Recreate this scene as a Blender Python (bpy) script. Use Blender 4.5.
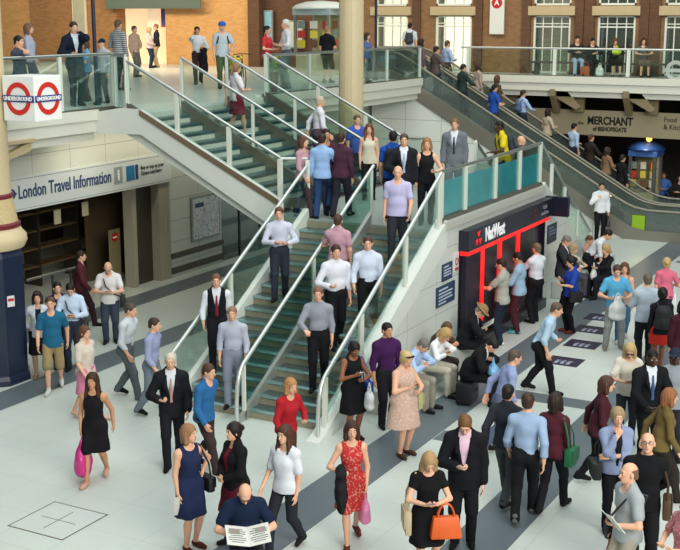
import bpy, bmesh, math, random
import numpy as np
from mathutils import Vector, Matrix
random.seed(7)
for o in list(bpy.data.objects): bpy.data.objects.remove(o)
SC = bpy.context.scene
COL = SC.collection
# ---------------------------------------------------------------- camera, sky, light, exposure
YAW = 28.5; EYE = 6.75; FOC = 1200.0
PITCH = math.degrees(math.atan(261/FOC))
cam = bpy.data.cameras.new('camera'); cam.sensor_fit = 'HORIZONTAL'; cam.sensor_width = 36
cam.lens = FOC*36/680; cam.clip_end = 300
cob = bpy.data.objects.new('camera', cam); COL.objects.link(cob)
cob.location = (0, 0, EYE); cob.rotation_euler = (math.radians(90-PITCH), 0, math.radians(YAW))
SC.camera = cob
W = bpy.data.worlds.new('station_daylight'); SC.world = W; W.use_nodes = True
W.node_tree.nodes['Background'].inputs[0].default_value = (0.72, 0.86, 0.92, 1)
W.node_tree.nodes['Background'].inputs[1].default_value = 0.26
TARGETS = []
def area(name, loc, rot, sx, sy, power, color):
    l = bpy.data.lights.new(name, 'AREA'); l.shape = 'RECTANGLE'; l.size = sx; l.size_y = sy
    l.energy = power; l.color = color
    o = bpy.data.objects.new(name, l); COL.objects.link(o); o.location = loc
    o.rotation_euler = [math.radians(a) for a in rot]; return o
area('roof_skylight', (-8, 20, 17), (0, 0, 0), 20, 30, 4600, (0.93, 1.0, 0.97))
area('concourse_lamp_warm', (-31, 36.0, 9.6), (38, 0, 8), 11, 1.5, 900, (1.0, 0.82, 0.56))
area('facade_lamp', (-15, 37.0, 10.3), (42, 0, 0), 14, 1.5, 420, (1.0, 0.86, 0.66))
e_ = area('front_fill', (12, 2, 14), (0, 0, 0), 18, 9, 9000, (1.0, 0.97, 0.9))  # added fill from the camera side, brightens walls that face it
e_.rotation_euler = (Vector((-13, 28, 1))-Vector((12, 2, 14))).to_track_quat('-Z', 'Y').to_euler()
SC.view_settings.view_transform = 'Standard'; SC.view_settings.look = 'None'
SC.view_settings.exposure = -0.28; SC.view_settings.gamma = 1.0; SC.view_settings.use_curve_mapping = False

area('soffit_fill', (-17.9, 23.5, 3.95), (0, 25, 0), 0.25, 6, 45, (1.0, 0.9, 0.72))  # added warm fill under the deck, no fixture, lifts the travel shop wall
area('travel_shop_fill', (-20.5, 22, 4.0), (0, 0, 0), 1.2, 4, 22, (1.0, 0.8, 0.5))  # added warm fill to lift the dark shop interior
# ---------------------------------------------------------------- materials
def lin(c):
    if isinstance(c, str):
        c = c.lstrip('#'); c = c if len(c) == 6 else ''.join(q*2 for q in c); c = [int(c[i:i+2], 16)/255 for i in (0, 2, 4)]
    return tuple(((v/12.92) if v <= 0.04045 else ((v+0.055)/1.055)**2.4) for v in c)
_M = {}
class NB:
    """small node-building helper"""
    def __init__(s, name):
        s.m = bpy.data.materials.new(name); s.m.use_nodes = True
        s.t = s.m.node_tree; s.p = s.t.nodes['Principled BSDF']; s.out = s.t.nodes['Material Output']
    def n(s, kind, **kw):
        x = s.t.nodes.new(kind)
        for k, v in kw.items(): setattr(x, k, v)
        return x
    def l(s, a, b): s.t.links.new(a, b)
    def math(s, op, a, b=0.0, c=0.0):
        x = s.n('ShaderNodeMath', operation=op)
        for i, v in enumerate((a, b, c)):
            if isinstance(v, (int, float)): x.inputs[i].default_value = v
            else: s.l(v, x.inputs[i])
        return x.outputs[0]
    def mix(s, fac, a, b):
        x = s.n('ShaderNodeMix', data_type='RGBA')
        for i, v in ((0, fac), (6, a), (7, b)):
            if isinstance(v, (int, float)): x.inputs[i].default_value = v
            elif isinstance(v, tuple): x.inputs[i].default_value = (*v[:3], 1)
            else: s.l(v, x.inputs[i])
        return x.outputs[2]
    def coord(s):
        return s.n('ShaderNodeTexCoord').outputs['Object']
    def xyz(s, v):
        x = s.n('ShaderNodeSeparateXYZ'); s.l(v, x.inputs[0]); return x.outputs
    def noise(s, v, scale, detail=3):
        x = s.n('ShaderNodeTexNoise'); x.inputs['Scale'].default_value = scale; x.inputs['Detail'].default_value = detail
        s.l(v, x.inputs['Vector']); return x.outputs['Fac']
    def line(s, x, period, width, off=0.0):
        """1 on thin lines spaced by period"""
        q = s.math('FRACT', s.math('MULTIPLY_ADD', x, 1/period, off))
        return s.math('LESS_THAN', q, width/period)
    def band(s, x, c, w): return s.math('LESS_THAN', s.math('ABSOLUTE', s.math('SUBTRACT', x, c)), w/2)
def mat(name, c, rough=0.6, metal=0.0, var=0.0, scale=8.0, emit=0.0, spec=0.5):
    if name in _M: return _M[name]
    b = NB(name); c = lin(c); p = b.p
    p.inputs['Base Color'].default_value = (*c, 1); p.inputs['Roughness'].default_value = rough
    p.inputs['Metallic'].default_value = metal; p.inputs['Specular IOR Level'].default_value = spec
    if var:
        f = b.noise(b.coord(), scale)
        d = tuple(v*(1-var) for v in c); e = tuple(min(1, v*(1+var)) for v in c)
        b.l(b.mix(f, d, e), p.inputs['Base Color'])
    if emit:
        p.inputs['Emission Color'].default_value = (*c, 1); p.inputs['Emission Strength'].default_value = emit
    _M[name] = b.m; return b.m
def glass(name, tint, refl=0.12, alpha=0.0, body=None):
    """clear pane: tinted see-through layer with a mirror film; body adds a film of colour"""
    if name in _M: return _M[name]
    b = NB(name); b.t.nodes.remove(b.p)
    tr = b.n('ShaderNodeBsdfTransparent'); tr.inputs[0].default_value = (*lin(tint), 1)
    gl = b.n('ShaderNodeBsdfGlossy'); gl.inputs['Roughness'].default_value = 0.06; gl.inputs[0].default_value = (0.8, 0.9, 0.9, 1)
    cur = tr.outputs[0]
    if body:
        df = b.n('ShaderNodeBsdfDiffuse'); df.inputs[0].default_value = (*lin(body), 1)
        m = b.n('ShaderNodeMixShader'); m.inputs[0].default_value = alpha
        b.l(cur, m.inputs[1]); b.l(df.outputs[0], m.inputs[2]); cur = m.outputs[0]
    lw = b.n('ShaderNodeLayerWeight'); lw.inputs[0].default_value = 0.35
    f = b.math('MULTIPLY_ADD', lw.outputs['Fresnel'], 0.35, refl)
    m = b.n('ShaderNodeMixShader'); b.l(f, m.inputs[0]); b.l(cur, m.inputs[1]); b.l(gl.outputs[0], m.inputs[2])
    b.l(m.outputs[0], b.out.inputs[0]); _M[name] = b.m; return b.m

def floor_mat():
    b = NB('terrazzo_floor'); co = b.coord(); x, y, z = b.xyz(co)
    n1 = b.noise(co, 0.7, 4); n2 = b.noise(co, 60, 2)
    base = b.mix(n1, lin('#bcc4bd'), lin('#d2d9d2'))
    base = b.mix(b.math('MULTIPLY', n2, 0.25), base, lin('#a9b3ae'))
    dark = b.mix(n2, lin('#4f595f'), lin('#6f7a80'))
    bands = None
    for c, w in ((-15.08, 0.76), (-17.75, 0.75), (-7.9, 0.78), (-5.35, 0.78), (-12.9, 0.0)):
        if w:
            m = b.band(x, c, w); bands = m if bands is None else b.math('MAXIMUM', bands, m)
    for c, w, xa in ((19.85, 0.5, -7.5), (17.2, 0.5, -7.5), (31.0, 0.4, -7.4), (33.3, 0.3, -7.4)):
        m = b.math('MULTIPLY', b.band(y, c, w), b.math('GREATER_THAN', x, xa)); bands = b.math('MAXIMUM', bands, m)
    col = b.mix(bands, base, dark)
    j = b.math('MAXIMUM', b.line(x, 0.9, 0.012, 0.3), b.line(y, 0.9, 0.012, 0.1))
    col = b.mix(b.math('MULTIPLY', j, 0.22), col, lin('#6c7672'))
    b.l(col, b.p.inputs['Base Color']); b.p.inputs['Roughness'].default_value = 0.33
    b.p.inputs['Specular IOR Level'].default_value = 0.35
    return b.m
def brick_mat(name, c1, c2, mortar, sc=4.4):
    b = NB(name); co = b.coord()
    mp = b.n('ShaderNodeMapping'); b.l(co, mp.inputs[0]); mp.inputs['Rotation'].default_value = (math.radians(90), 0, 0)
    br = b.n('ShaderNodeTexBrick'); b.l(mp.outputs[0], br.inputs[0]); br.inputs['Scale'].default_value = sc
    br.inputs['Color1'].default_value = (*lin(c1), 1); br.inputs['Color2'].default_value = (*lin(c2), 1)
    br.inputs['Mortar'].default_value = (*lin(mortar), 1); br.inputs['Mortar Size'].default_value = 0.018
    br.inputs['Brick Width'].default_value = 1.0; br.inputs['Row Height'].default_value = 0.33
    b.l(b.mix(b.math('MULTIPLY', b.noise(co, 1.3, 4), 0.35), br.outputs[0], lin(c2)), b.p.inputs['Base Color'])
    b.p.inputs['Roughness'].default_value = 0.85; return b.m
def tile_mat(name, base, joint, ax, px, pz, w=0.014, offx=0.0, offz=0.0, rough=0.3):
    """large wall panels: joints along one horizontal axis (0=x, 1=y) and z"""
    b = NB(name); o = b.xyz(b.coord())
    j = b.math('MAXIMUM', b.line(o[ax], px, w, offx), b.line(o[2], pz, w, offz))
    c = b.mix(b.noise(b.coord(), 1.2), tuple(v*0.94 for v in lin(base)), lin(base))
    b.l(b.mix(j, c, lin(joint)), b.p.inputs['Base Color']); b.p.inputs['Roughness'].default_value = rough; return b.m

M_FLOOR = floor_mat()
M_WHITE = mat('white_panel', '#d5d9d2', 0.4, var=0.04, scale=2)
M_CREAM = mat('cream_paint', '#d8cfb4', 0.5, var=0.05, scale=3)
M_BEIGE = mat('beige_paint', '#b7a581', 0.6, var=0.06)
M_POST = mat('white_post', '#d3d8cd', 0.4)
M_STEEL = mat('brushed_steel', '#b9bdb9', 0.28, 0.9)
M_DSTEEL = mat('dark_steel', '#4a4b47', 0.35, 0.7)
M_SHOE = mat('rail_shoe', '#6d6a60', 0.4, 0.5)
M_GLASS = glass('clear_glass', '#f0f8f4', 0.035)
M_GLASSB = mat('teal_film', '#5cc4da', 0.25, var=0.35, scale=2.2)
M_GLASSE = glass('escalator_glass', '#e3eae6', 0.06, 0.2, '#8b9692')
M_TREAD = mat('stair_tread', '#35565a', 0.35, 0.1, 0.15, 20)
M_RISER = mat('stair_riser', '#c6ccbf', 0.6, 0, 0.14, 9)
M_TREAD2 = mat('worn_tread', '#4f6264', 0.25, 0.35, 0.2, 20)
M_RISER2 = mat('dark_riser', '#8f8b76', 0.6, 0, 0.25, 7)
M_NOSE = mat('tread_nosing', '#9fc0c2', 0.22, 0.8)
M_BLACK = mat('black_plastic', '#131417', 0.35)
M_NAVY = mat('navy_paint', '#16233b', 0.35, var=0.06)
M_RED = mat('red_paint', '#b5251f', 0.45)
M_MAROON = mat('maroon_paint', '#6e1d2b', 0.45)
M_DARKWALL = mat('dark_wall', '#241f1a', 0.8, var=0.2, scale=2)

# ---------------------------------------------------------------- mesh building
class MB:
    def __init__(s): s.v = []; s.f = []; s.m = []
    def add(s, vs, fs, m=0):
        k = len(s.v); s.v += [tuple(v) for v in vs]
        for f in fs: s.f.append([i+k for i in f]); s.m.append(m)
        return s
    def box(s, x0, x1, y0, y1, z0, z1, m=0):
        x0, x1 = sorted((x0, x1)); y0, y1 = sorted((y0, y1)); z0, z1 = sorted((z0, z1))
        v = [(x, y, z) for x in (x0, x1) for y in (y0, y1) for z in (z0, z1)]
        return s.add(v, [(0,1,3,2),(4,6,7,5),(0,4,5,1),(2,3,7,6),(0,2,6,4),(1,5,7,3)], m)
    def obox(s, c, ax, ay, az, m=0):
        """box from centre and three half-axis vectors"""
        c = Vector(c); ax = Vector(ax); ay = Vector(ay); az = Vector(az)
        v = [c+ax*i+ay*j+az*k for i in (-1,1) for j in (-1,1) for k in (-1,1)]
        return s.add(v, [(0,1,3,2),(4,6,7,5),(0,4,5,1),(2,3,7,6),(0,2,6,4),(1,5,7,3)], m)
    def prism(s, poly, axis, a, b, m=0):
        """polygon given in the two other axes (in x,y,z order), extruded along axis"""
        def P(u, w, t): return {0: (t,u,w), 1: (u,t,w), 2: (u,w,t)}[axis]
        n = len(poly); v = [P(*p, a) for p in poly]+[P(*p, b) for p in poly]
        f = [tuple(range(n))[::-1], tuple(range(n, 2*n))]+[(i, (i+1) % n, n+(i+1) % n, n+i) for i in range(n)]
        return s.add(v, f, m)
    def tube(s, pts, r, m=0, n=10, cap=True):
        pts = [Vector(p) for p in pts]; rs = r if isinstance(r, (list, tuple)) else [r]*len(pts)
        vs = []; fs = []
        up0 = None
        for i, p in enumerate(pts):
            d = (pts[min(i+1, len(pts)-1)]-pts[max(i-1, 0)]).normalized()
            a = up0 if up0 is not None else (Vector((0,0,1)) if abs(d.z) < 0.9 else Vector((1,0,0)))
            u = (a-d*a.dot(d)).normalized(); w = d.cross(u); up0 = u
            for k in range(n):
                t = 2*math.pi*k/n; vs.append(p+(u*math.cos(t)+w*math.sin(t))*rs[i])
        for i in range(len(pts)-1):
            for k in range(n): fs.append((i*n+k, i*n+(k+1) % n, (i+1)*n+(k+1) % n, (i+1)*n+k))
        if cap: fs += [tuple(range(n))[::-1], tuple((len(pts)-1)*n+k for k in range(n))]
        return s.add(vs, fs, m)
    def lathe(s, c, prof, n=24, m=0, a0=0.0):
        """profile of (radius, z) about a vertical axis at c"""
        vs = []; fs = []
        for r, z in prof:
            for k in range(n):
                t = a0+2*math.pi*k/n; vs.append((c[0]+r*math.cos(t), c[1]+r*math.sin(t), c[2]+z))
        for i in range(len(prof)-1):
            for k in range(n): fs.append((i*n+k, i*n+(k+1) % n, (i+1)*n+(k+1) % n, (i+1)*n+k))
        fs += [tuple(range(n))[::-1], tuple((len(prof)-1)*n+k for k in range(n))]
        return s.add(vs, fs, m)
    def ring(s, c, u, w, r0, r1, th, m=0, n=40):
        """flat annulus in the plane (u,w), thickness th along u x w"""
        c = Vector(c); u = Vector(u); w = Vector(w); nn = u.cross(w)*th; vs = []; fs = []
        for k in range(n):
            t = 2*math.pi*k/n; d = u*math.cos(t)+w*math.sin(t)
            vs += [c+d*r0, c+d*r1, c+d*r1+nn, c+d*r0+nn]
        for k in range(n):
            a = 4*k; b = 4*((k+1) % n)
            for i in range(4): fs.append((a+i, a+(i+1) % 4, b+(i+1) % 4, b+i))
        return s.add(vs, fs, m)
    def build(s, name, mats, parent=None, smooth=False, bevel=0.0):
        me = bpy.data.meshes.new(name); me.from_pydata(s.v, [], s.f)
        for m in (mats if isinstance(mats, (list, tuple)) else [mats]): me.materials.append(m)
        me.polygons.foreach_set('material_index', s.m)
        bm = bmesh.new(); bm.from_mesh(me); bmesh.ops.recalc_face_normals(bm, faces=bm.faces)
        if bevel:
            bmesh.ops.bevel(bm, geom=[e for e in bm.edges if e.calc_face_angle(0) > 0.6], offset=bevel, segments=2, affect='EDGES', profile=0.6)
        bm.to_mesh(me); bm.free()
        if smooth:
            me.polygons.foreach_set('use_smooth', [True]*len(me.polygons))
            me.set_sharp_from_angle(angle=math.radians(40))
        o = bpy.data.objects.new(name, me); COL.objects.link(o); o.parent = parent; return o
def tag(o, label, cat, group=None):
    o['label'] = label; o['category'] = cat
    if group: o['group'] = group
    return o
def struct(o, label=None):
    o['kind'] = 'structure'
    if label: o['label'] = label
    return o
def thing(name, label, cat, loc=(0,0,0), group=None, rz=0.0):
    o = bpy.data.objects.new(name, None); COL.objects.link(o); o.location = loc; o.rotation_euler = (0,0,rz)
    o.empty_display_size = 0.1
    return tag(o, label, cat, group)
def text(body, size, loc, rot, m, parent, name='lettering', align='CENTER', ext=0.006, bold=0.0, sx=1.0):
    cu = bpy.data.curves.new(name, 'FONT'); cu.body = body; cu.size = size; cu.align_x = align; cu.align_y = 'CENTER'
    cu.extrude = ext; cu.offset = bold; cu.resolution_u = 3
    t = bpy.data.objects.new(name, cu); COL.objects.link(t)
    dg = bpy.context.evaluated_depsgraph_get(); me = bpy.data.meshes.new_from_object(t.evaluated_get(dg))
    bpy.data.objects.remove(t); me.materials.clear(); me.materials.append(m)
    o = bpy.data.objects.new(name, me); COL.objects.link(o); o.parent = parent
    o.location = loc; o.rotation_euler = [math.radians(a) for a in rot]; o.scale = (sx, 1, 1); return o
FX = (90, 0, 90)     # lettering on a face that looks towards +x
FY = (90, 0, 0)      # lettering on a face that looks towards -y

# ---------------------------------------------------------------- the setting
struct(MB().box(-46, 10, -6, 60, -0.3, 0).build('floor', M_FLOOR), 'pale terrazzo concourse floor with dark grey bands')
ZU = 4.65
DX, DX2, DY = -17.35, -16.6, 20.75     # deck edge left of the stair, deck edge at the stair head, near side of the stair
T = 0.42
dk = MB(); dk.box(-50, DX, 8, DY, ZU-T, ZU); dk.box(-50, DX2, DY, 42.3, ZU-T, ZU); dk.box(DX2, -3, 39.4, 42.3, ZU-0.35, ZU)
M_DECK = mat('deck_floor', '#d3dad6', 0.3, var=0.05, scale=2)
struct(dk.build('floor_upper', M_DECK), 'pale upper concourse floor behind the glass railings')
fa = MB()   # stepped cream edges of the upper floor
MT1 = mat('white_edge', '#d6d6c9', 0.5, var=.04)
for k, (dz0, dz1, dx) in enumerate(((-0.17, 0.06, 0.08), (-0.43, -0.17, 0.03), (-0.62, -0.43, -0.09))):
    fa.box(DX-0.3, DX+dx, 8, DY-.02, ZU+dz0, ZU+dz1)
    fa.box(DX2-0.3, DX2+dx, 26.5, 36.1, ZU+dz0, ZU+dz1)
    fa.box(DX2, -3, 39.36-dx, 39.6, ZU+dz0, ZU+dz1)
struct(fa.build('trim_1', MT1), 'stepped cream edge of the upper floor')
# brick facade along the back of the upper concourse
FYW = 42.0
M_BRICK = brick_mat('brown_brick', '#8f6b47', '#7b5a3a', '#8b7659')
M_BRICKG = brick_mat('golden_lit_brick', '#cf9f66', '#bd8b53', '#c2a075')  # warm light on the wall put into the brick colours
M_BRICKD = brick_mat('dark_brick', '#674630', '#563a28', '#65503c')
WIN = ((-21.24, -19.88), (-18.73, -17.28), (-14.89, -13.52), (-12.54, -11.21), (-10.21, -8.9), (-7.9, -6.6))
wl = MB()
xs = [-22.6]+[v for w in WIN for v in w]+[-4]
for a, b_ in zip(xs[0::2], xs[1::2]): wl.box(a, b_, FYW, FYW+0.5, ZU, 10)
for a, b_ in WIN: wl.box(a, b_, FYW, FYW+0.5, 6.68, 7.05)
for x in (-19.5, -17.0, -15.15, -13.2, -12.8, -10.9, -10.5): wl.box(x-0.16, x+0.16, FYW-0.1, FYW, ZU, 10, 1)
struct(wl.build('wall_back', [M_BRICK, M_BRICKD]), 'brown brick facade with tall windows on the upper concourse')
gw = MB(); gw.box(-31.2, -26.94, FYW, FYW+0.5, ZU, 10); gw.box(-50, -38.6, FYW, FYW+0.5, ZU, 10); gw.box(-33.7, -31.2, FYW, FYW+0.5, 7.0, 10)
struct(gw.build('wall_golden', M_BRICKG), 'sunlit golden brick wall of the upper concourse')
pw = MB(); pw.box(-38.6, -33.7, FYW-0.12, FYW+0.5, ZU, 10)
struct(pw.build('wall_left', brick_mat('pier_brick', '#a0764a', '#8a6239', '#96795a')), 'brown brick pier behind the left railing')
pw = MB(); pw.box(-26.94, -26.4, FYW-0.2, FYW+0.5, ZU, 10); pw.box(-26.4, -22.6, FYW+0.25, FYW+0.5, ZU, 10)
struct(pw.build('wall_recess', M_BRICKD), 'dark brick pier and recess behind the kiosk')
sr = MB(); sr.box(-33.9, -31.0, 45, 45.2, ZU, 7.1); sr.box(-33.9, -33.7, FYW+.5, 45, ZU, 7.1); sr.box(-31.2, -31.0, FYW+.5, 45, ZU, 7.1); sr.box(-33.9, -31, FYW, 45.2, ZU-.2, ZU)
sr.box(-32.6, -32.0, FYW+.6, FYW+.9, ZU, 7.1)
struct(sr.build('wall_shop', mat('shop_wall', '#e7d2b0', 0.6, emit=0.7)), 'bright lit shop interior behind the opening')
M_LIT = mat('lit_shop_window', '#fff0d2', 0.5, emit=0.8)
M_WINGL = glass('window_glass', '#dfe8e4', 0.08, 0.15, '#77756a')
M_FRAME = mat('white_window_frame', '#d9ddd3', 0.5)
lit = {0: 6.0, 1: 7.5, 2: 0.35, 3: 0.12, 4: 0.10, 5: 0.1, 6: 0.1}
for k, (a, b_) in enumerate(WIN):
    w = MB(); 
    for zz0, zz1 in ((ZU+.02, 6.7), (7.05, 8.6)):
        w.box(a, a+0.07, FYW+0.02, FYW+0.14, zz0, zz1); w.box(b_-0.07, b_, FYW+0.02, FYW+0.14, zz0, zz1)
        w.box(a, b_, FYW+0.02, FYW+0.14, zz1-0.06, zz1); w.box(a, b_, FYW+0.02, FYW+0.14, zz0, zz0+0.07)
        for q in (0.25, 0.5, 0.75): w.box(a+(b_-a)*q-0.018, a+(b_-a)*q+0.018, FYW+0.04, FYW+0.1, zz0, zz1)
        w.box(a, b_, FYW+0.03, FYW+0.13, zz1-0.42, zz1-0.37); w.box(a, b_, FYW+0.03, FYW+0.13, zz1-0.30, zz1-0.27)
    o = struct(w.build('window_%d' % (k+1), M_FRAME), 'tall white framed window in the brick facade')
    p = MB(); p.box(a, b_, FYW+0.06, FYW+0.075, ZU+.02, 6.7); p.box(a, b_, FYW+0.06, FYW+0.075, 7.05, 8.6)
    p.build('window_glass', M_WINGL, o)
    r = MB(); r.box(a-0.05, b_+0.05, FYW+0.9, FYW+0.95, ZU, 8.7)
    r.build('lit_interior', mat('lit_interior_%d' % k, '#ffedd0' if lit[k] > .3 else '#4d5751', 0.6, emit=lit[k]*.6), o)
    t = MB(); t.box(a-0.18, b_+0.18, FYW-0.16, FYW+0.1, 6.7, 7.02); t.build('lintel', M_BEIGE, o, bevel=0.02)
# canopy beam over the shop opening
cb = MB(); cb.box(-33.9, -29.4, FYW-.5, FYW-.16, 7.0, 7.14); cb.box(-33.9, -29.0, FYW-.56, FYW-.5, 6.97, 7.5, 1)
struct(cb.build('trim_canopy', [M_DSTEEL, mat('canopy_glass', '#6c7a70', 0.2, 0.3)]), 'dark canopy beam over the shop opening')

# travel information shop under the upper floor
LX = -18.5
lw = MB()
lw.box(LX-0.4, LX, 8, 24.85, 3.28, 4.23); lw.box(LX-0.4, LX, 24.85, 27.2, 0, 4.23); lw.box(LX-0.4, LX, 27.2, 41, 3.0, 4.23)
struct(lw.build('wall_travel_shop', tile_mat('pale_wall_tile', '#c6c9bd', '#8d9086', 1, 1.25, 0.56, 0.016, 0.1, 0.35)), 'pale tiled wall around the travel shop')
sk = MB()
for z0, z1 in ((0.1, 0.26), (0.5, 0.64)): sk.box(LX, LX+0.05, 24.85, 27.22, z0, z1)
struct(sk.build('baseboard_1', mat('dark_skirting', '#4b463e', 0.5)), 'dark skirting rails on the tiled wall')
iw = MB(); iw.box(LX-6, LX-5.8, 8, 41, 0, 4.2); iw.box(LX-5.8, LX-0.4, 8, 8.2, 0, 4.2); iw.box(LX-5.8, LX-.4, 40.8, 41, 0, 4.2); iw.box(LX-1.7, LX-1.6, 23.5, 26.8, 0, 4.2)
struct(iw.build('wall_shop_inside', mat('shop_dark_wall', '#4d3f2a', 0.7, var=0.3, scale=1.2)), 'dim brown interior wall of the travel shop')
gl = MB(); gl.box(LX-0.1, LX-0.07, 27.25, 38, 0.02, 3.0)
for y in (28.2, 29.3, 30.5, 32.2, 34): gl.box(LX-0.13, LX-0.04, y-0.03, y+0.03, 0, 3.0, 1)
struct(gl.build('window_7', [glass('dark_green_glass', '#41584f', 0.16, 0.3, '#1f3a34'), M_DSTEEL]), 'dark green glass shopfront under the stairs')
dr = MB(); dr.box(LX-0.35, LX-0.25, 23.6, 24.4, 0, 2.6); dr.box(LX-0.4, LX, 24.4, 24.85, 0, 3.28, 1); dr.box(LX-0.4, LX-0.1, 23.45, 23.6, 0, 2.6, 1)
o = struct(dr.build('door_1', [mat('brown_door', '#3d3229', 0.5), mat('door_jamb', '#9b9482', 0.5)]), 'brown door leaf at the end of the travel shop front')
MB().tube([(LX+0.04, 24.6, 1.3), (LX+0.06, 24.6, 1.7)], 0.015).build('door_handle', M_STEEL, o)
M_ESCW = tile_mat('white_escalator_tile', '#e8ebe3', '#8f9891', 0, 1.3, 0.68, 0.014, 0.2, 0.1)
ew = MB(); ew.prism([(-18.4, 0), (-9.7, 0), (-10.0, 0.25), (-17.6, 4.6), (-18.4, 4.6)], 1, 36.12, 36.2)
struct(ew.build('wall_escalator', M_ESCW), 'white panelled wall below the escalator')
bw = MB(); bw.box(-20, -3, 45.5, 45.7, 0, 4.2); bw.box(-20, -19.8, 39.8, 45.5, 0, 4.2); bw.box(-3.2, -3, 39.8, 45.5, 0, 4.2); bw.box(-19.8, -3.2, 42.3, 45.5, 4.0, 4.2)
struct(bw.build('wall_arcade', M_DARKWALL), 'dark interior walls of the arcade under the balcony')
# ---------------------------------------------------------------- columns
def column_blue(x, y):
    t = thing('column', 'cream iron column on a tall navy blue plinth at the left edge', 'column', (x, y, 0), 'station columns')
    M1 = mat('column_cream', '#cdbb96', 0.5, var=0.05)
    b = MB(); b.lathe((0,0,0), [(0.7,0),(0.7,0.1),(0.66,0.18),(0.68,2.4),(0.62,2.52)], 8, a0=math.pi/8); b.build('plinth', M_NAVY, t, bevel=0.02)
    b = MB(); b.lathe((0,0,0), [(0.5,2.48),(0.68,2.54),(0.74,2.66),(0.73,2.76),(0.66,2.84),(0.61,2.92)], 28); b.build('base_moulding', M1, t, True)
    b = MB(); b.lathe((0,0,0), [(0.59,2.9),(0.635,2.93),(0.635,2.99),(0.59,3.02)], 28)
    b.lathe((0,0,0), [(0.5,3.44),(0.535,3.47),(0.535,3.52),(0.5,3.55)], 28); b.build('maroon_ring', M_MAROON, t, True)
    b = MB(); b.lathe((0,0,0), [(0.595,2.97),(0.515,3.48)], 28); b.build('fluted_collar', mat('collar_relief', '#c4b083', 0.7, var=0.35, scale=26), t, True)
    b = MB(); b.lathe((0,0,0), [(0.505,3.5),(0.49,3.8),(0.5,9)], 28); b.build('shaft', M1, t, True)
    a = math.radians(-22.5); d = Vector((math.cos(a), math.sin(a), 0)); e = Vector((-d.y, d.x, 0)); ap = 0.68*math.cos(math.pi/8)
    b = MB(); b.obox(d*(ap+.02)+e*.12+Vector((0,0,1.6)), d*.012, e*0.07, (0,0,0.1)); o = b.build('notice', mat('notice_white', '#d9d5d5', 0.5), t)
    b = MB(); b.obox(d*(ap+.034)+e*.12+Vector((0,0,1.63)), d*.004, e*0.055, (0,0,0.025)); b.build('red_stripe', M_RED, o); return t
column_blue(-16.17, 16.07)
t = thing('column', 'cream iron column rising behind the stair landing', 'column', (-14.34, 27.0, 0), 'station columns')
b = MB(); b.lathe((0,0,0), [(0.42,0),(0.42,0.5),(0.31,0.62),(0.3,10)], 24); b.build('shaft', mat('column_cream', '#cdbb96', 0.5), t, True)
fl = MB()
for k in range(12):
    a = 2*math.pi*k/12; fl.tube([(0.295*math.cos(a), 0.295*math.sin(a), 0.7), (0.285*math.cos(a), 0.285*math.sin(a), 10)], 0.022, n=6)
fl.build('fluting', mat('column_cream', '#cdbb96', 0.5), t)
for (x, y, z, lb) in ((-18.66, 22.35, ZU, 'thin navy blue pole behind the left railing'), (-17.9, 35.4, ZU, 'thin dark pole beside the window near the escalator top')):
    t = thing('pole', lb, 'pole', (x, y, z)); b = MB(); b.lathe((0,0,0), [(0.09,0),(0.09,0.05),(0.045,0.07),(0.045,5)], 14)
    b.build('pole_shaft', M_NAVY, t, True)
# gold bracket arm from the blue column to the deck edge
b = MB(); b.prism([(17.1, 3.75), (18.6, 4.2), (18.6, 4.0), (17.8, 3.85), (17.2, 3.4)], 0, -17.5, -17.3)
b.box(-17.55, -17.25, 17.0, 18.7, 4.18, 4.26); b.box(-17.53, -17.27, 16.9, 17.12, 3.2, 4.2)
tag(b.build('bracket', M_BEIGE, bevel=0.01), 'beige iron bracket arm under the deck edge by the blue column', 'bracket', 'iron brackets')

# ---------------------------------------------------------------- underground roundel box
bx0, bx1, by0, by1, bz0, bz1 = -15.62, -14.88, 16.14, 16.84, 4.88, 5.68
t = thing('sign_box', 'white illuminated cube sign with red ring and blue bar on each face', 'sign', ((bx0+bx1)/2, (by0+by1)/2, bz0))
def loc(o, r): o.location = -Vector(r.location)+o.location; return o
R0 = t
MW = mat('sign_white', '#e4e6e2', 0.4, emit=0.12)
b = MB(); b.box(bx0, bx1, by0, by1, bz0, bz1); loc(b.build('box', MW, t, bevel=0.015), t)
MSR = mat('sign_red', '#c8281f', 0.4, emit=0.1); MSB = mat('sign_blue', '#1f2f7c', 0.4, emit=0.08)
xc, yc, zc = (bx0+bx1)/2, (by0+by1)/2, (bz0+bz1)/2
def roundel(parent, c, u, n, r0, r1, bw, bh, ts, rot, word, root):
    c = Vector(c); u = Vector(u); n = Vector(n); w = Vector((0,0,1))
    b = MB(); b.ring(c+n*0.004, u, w, r0, r1, 0.006 if u.cross(w).dot(n) > 0 else -0.006); loc(b.build('red_ring', MSR, parent), root)
    b = MB(); b.obox(c+n*0.012, u*bw, n*0.006, w*bh); o = loc(b.build('blue_bar', MSB, parent), root)
    tt = text(word, ts, (c+n*0.02)-Vector(root.location), rot, MW, parent, bold=0.003, sx=0.88)
roundel(t, (bx1, yc, zc), (0,1,0), (1,0,0), 0.2, 0.29, 0.34, 0.058, 0.092, FX, 'UNDERGROUND', t)
roundel(t, (xc, by0, zc), (1,0,0), (0,-1,0), 0.2, 0.29, 0.365, 0.058, 0.098, FY, 'UNDERGROUND', t)
b = MB(); b.tube([(xc, yc, bz0+0.4), (-15.8, 16.3, bz0+0.4)], 0.06); loc(b.build('mount', M_BEIGE, t), t)

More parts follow.
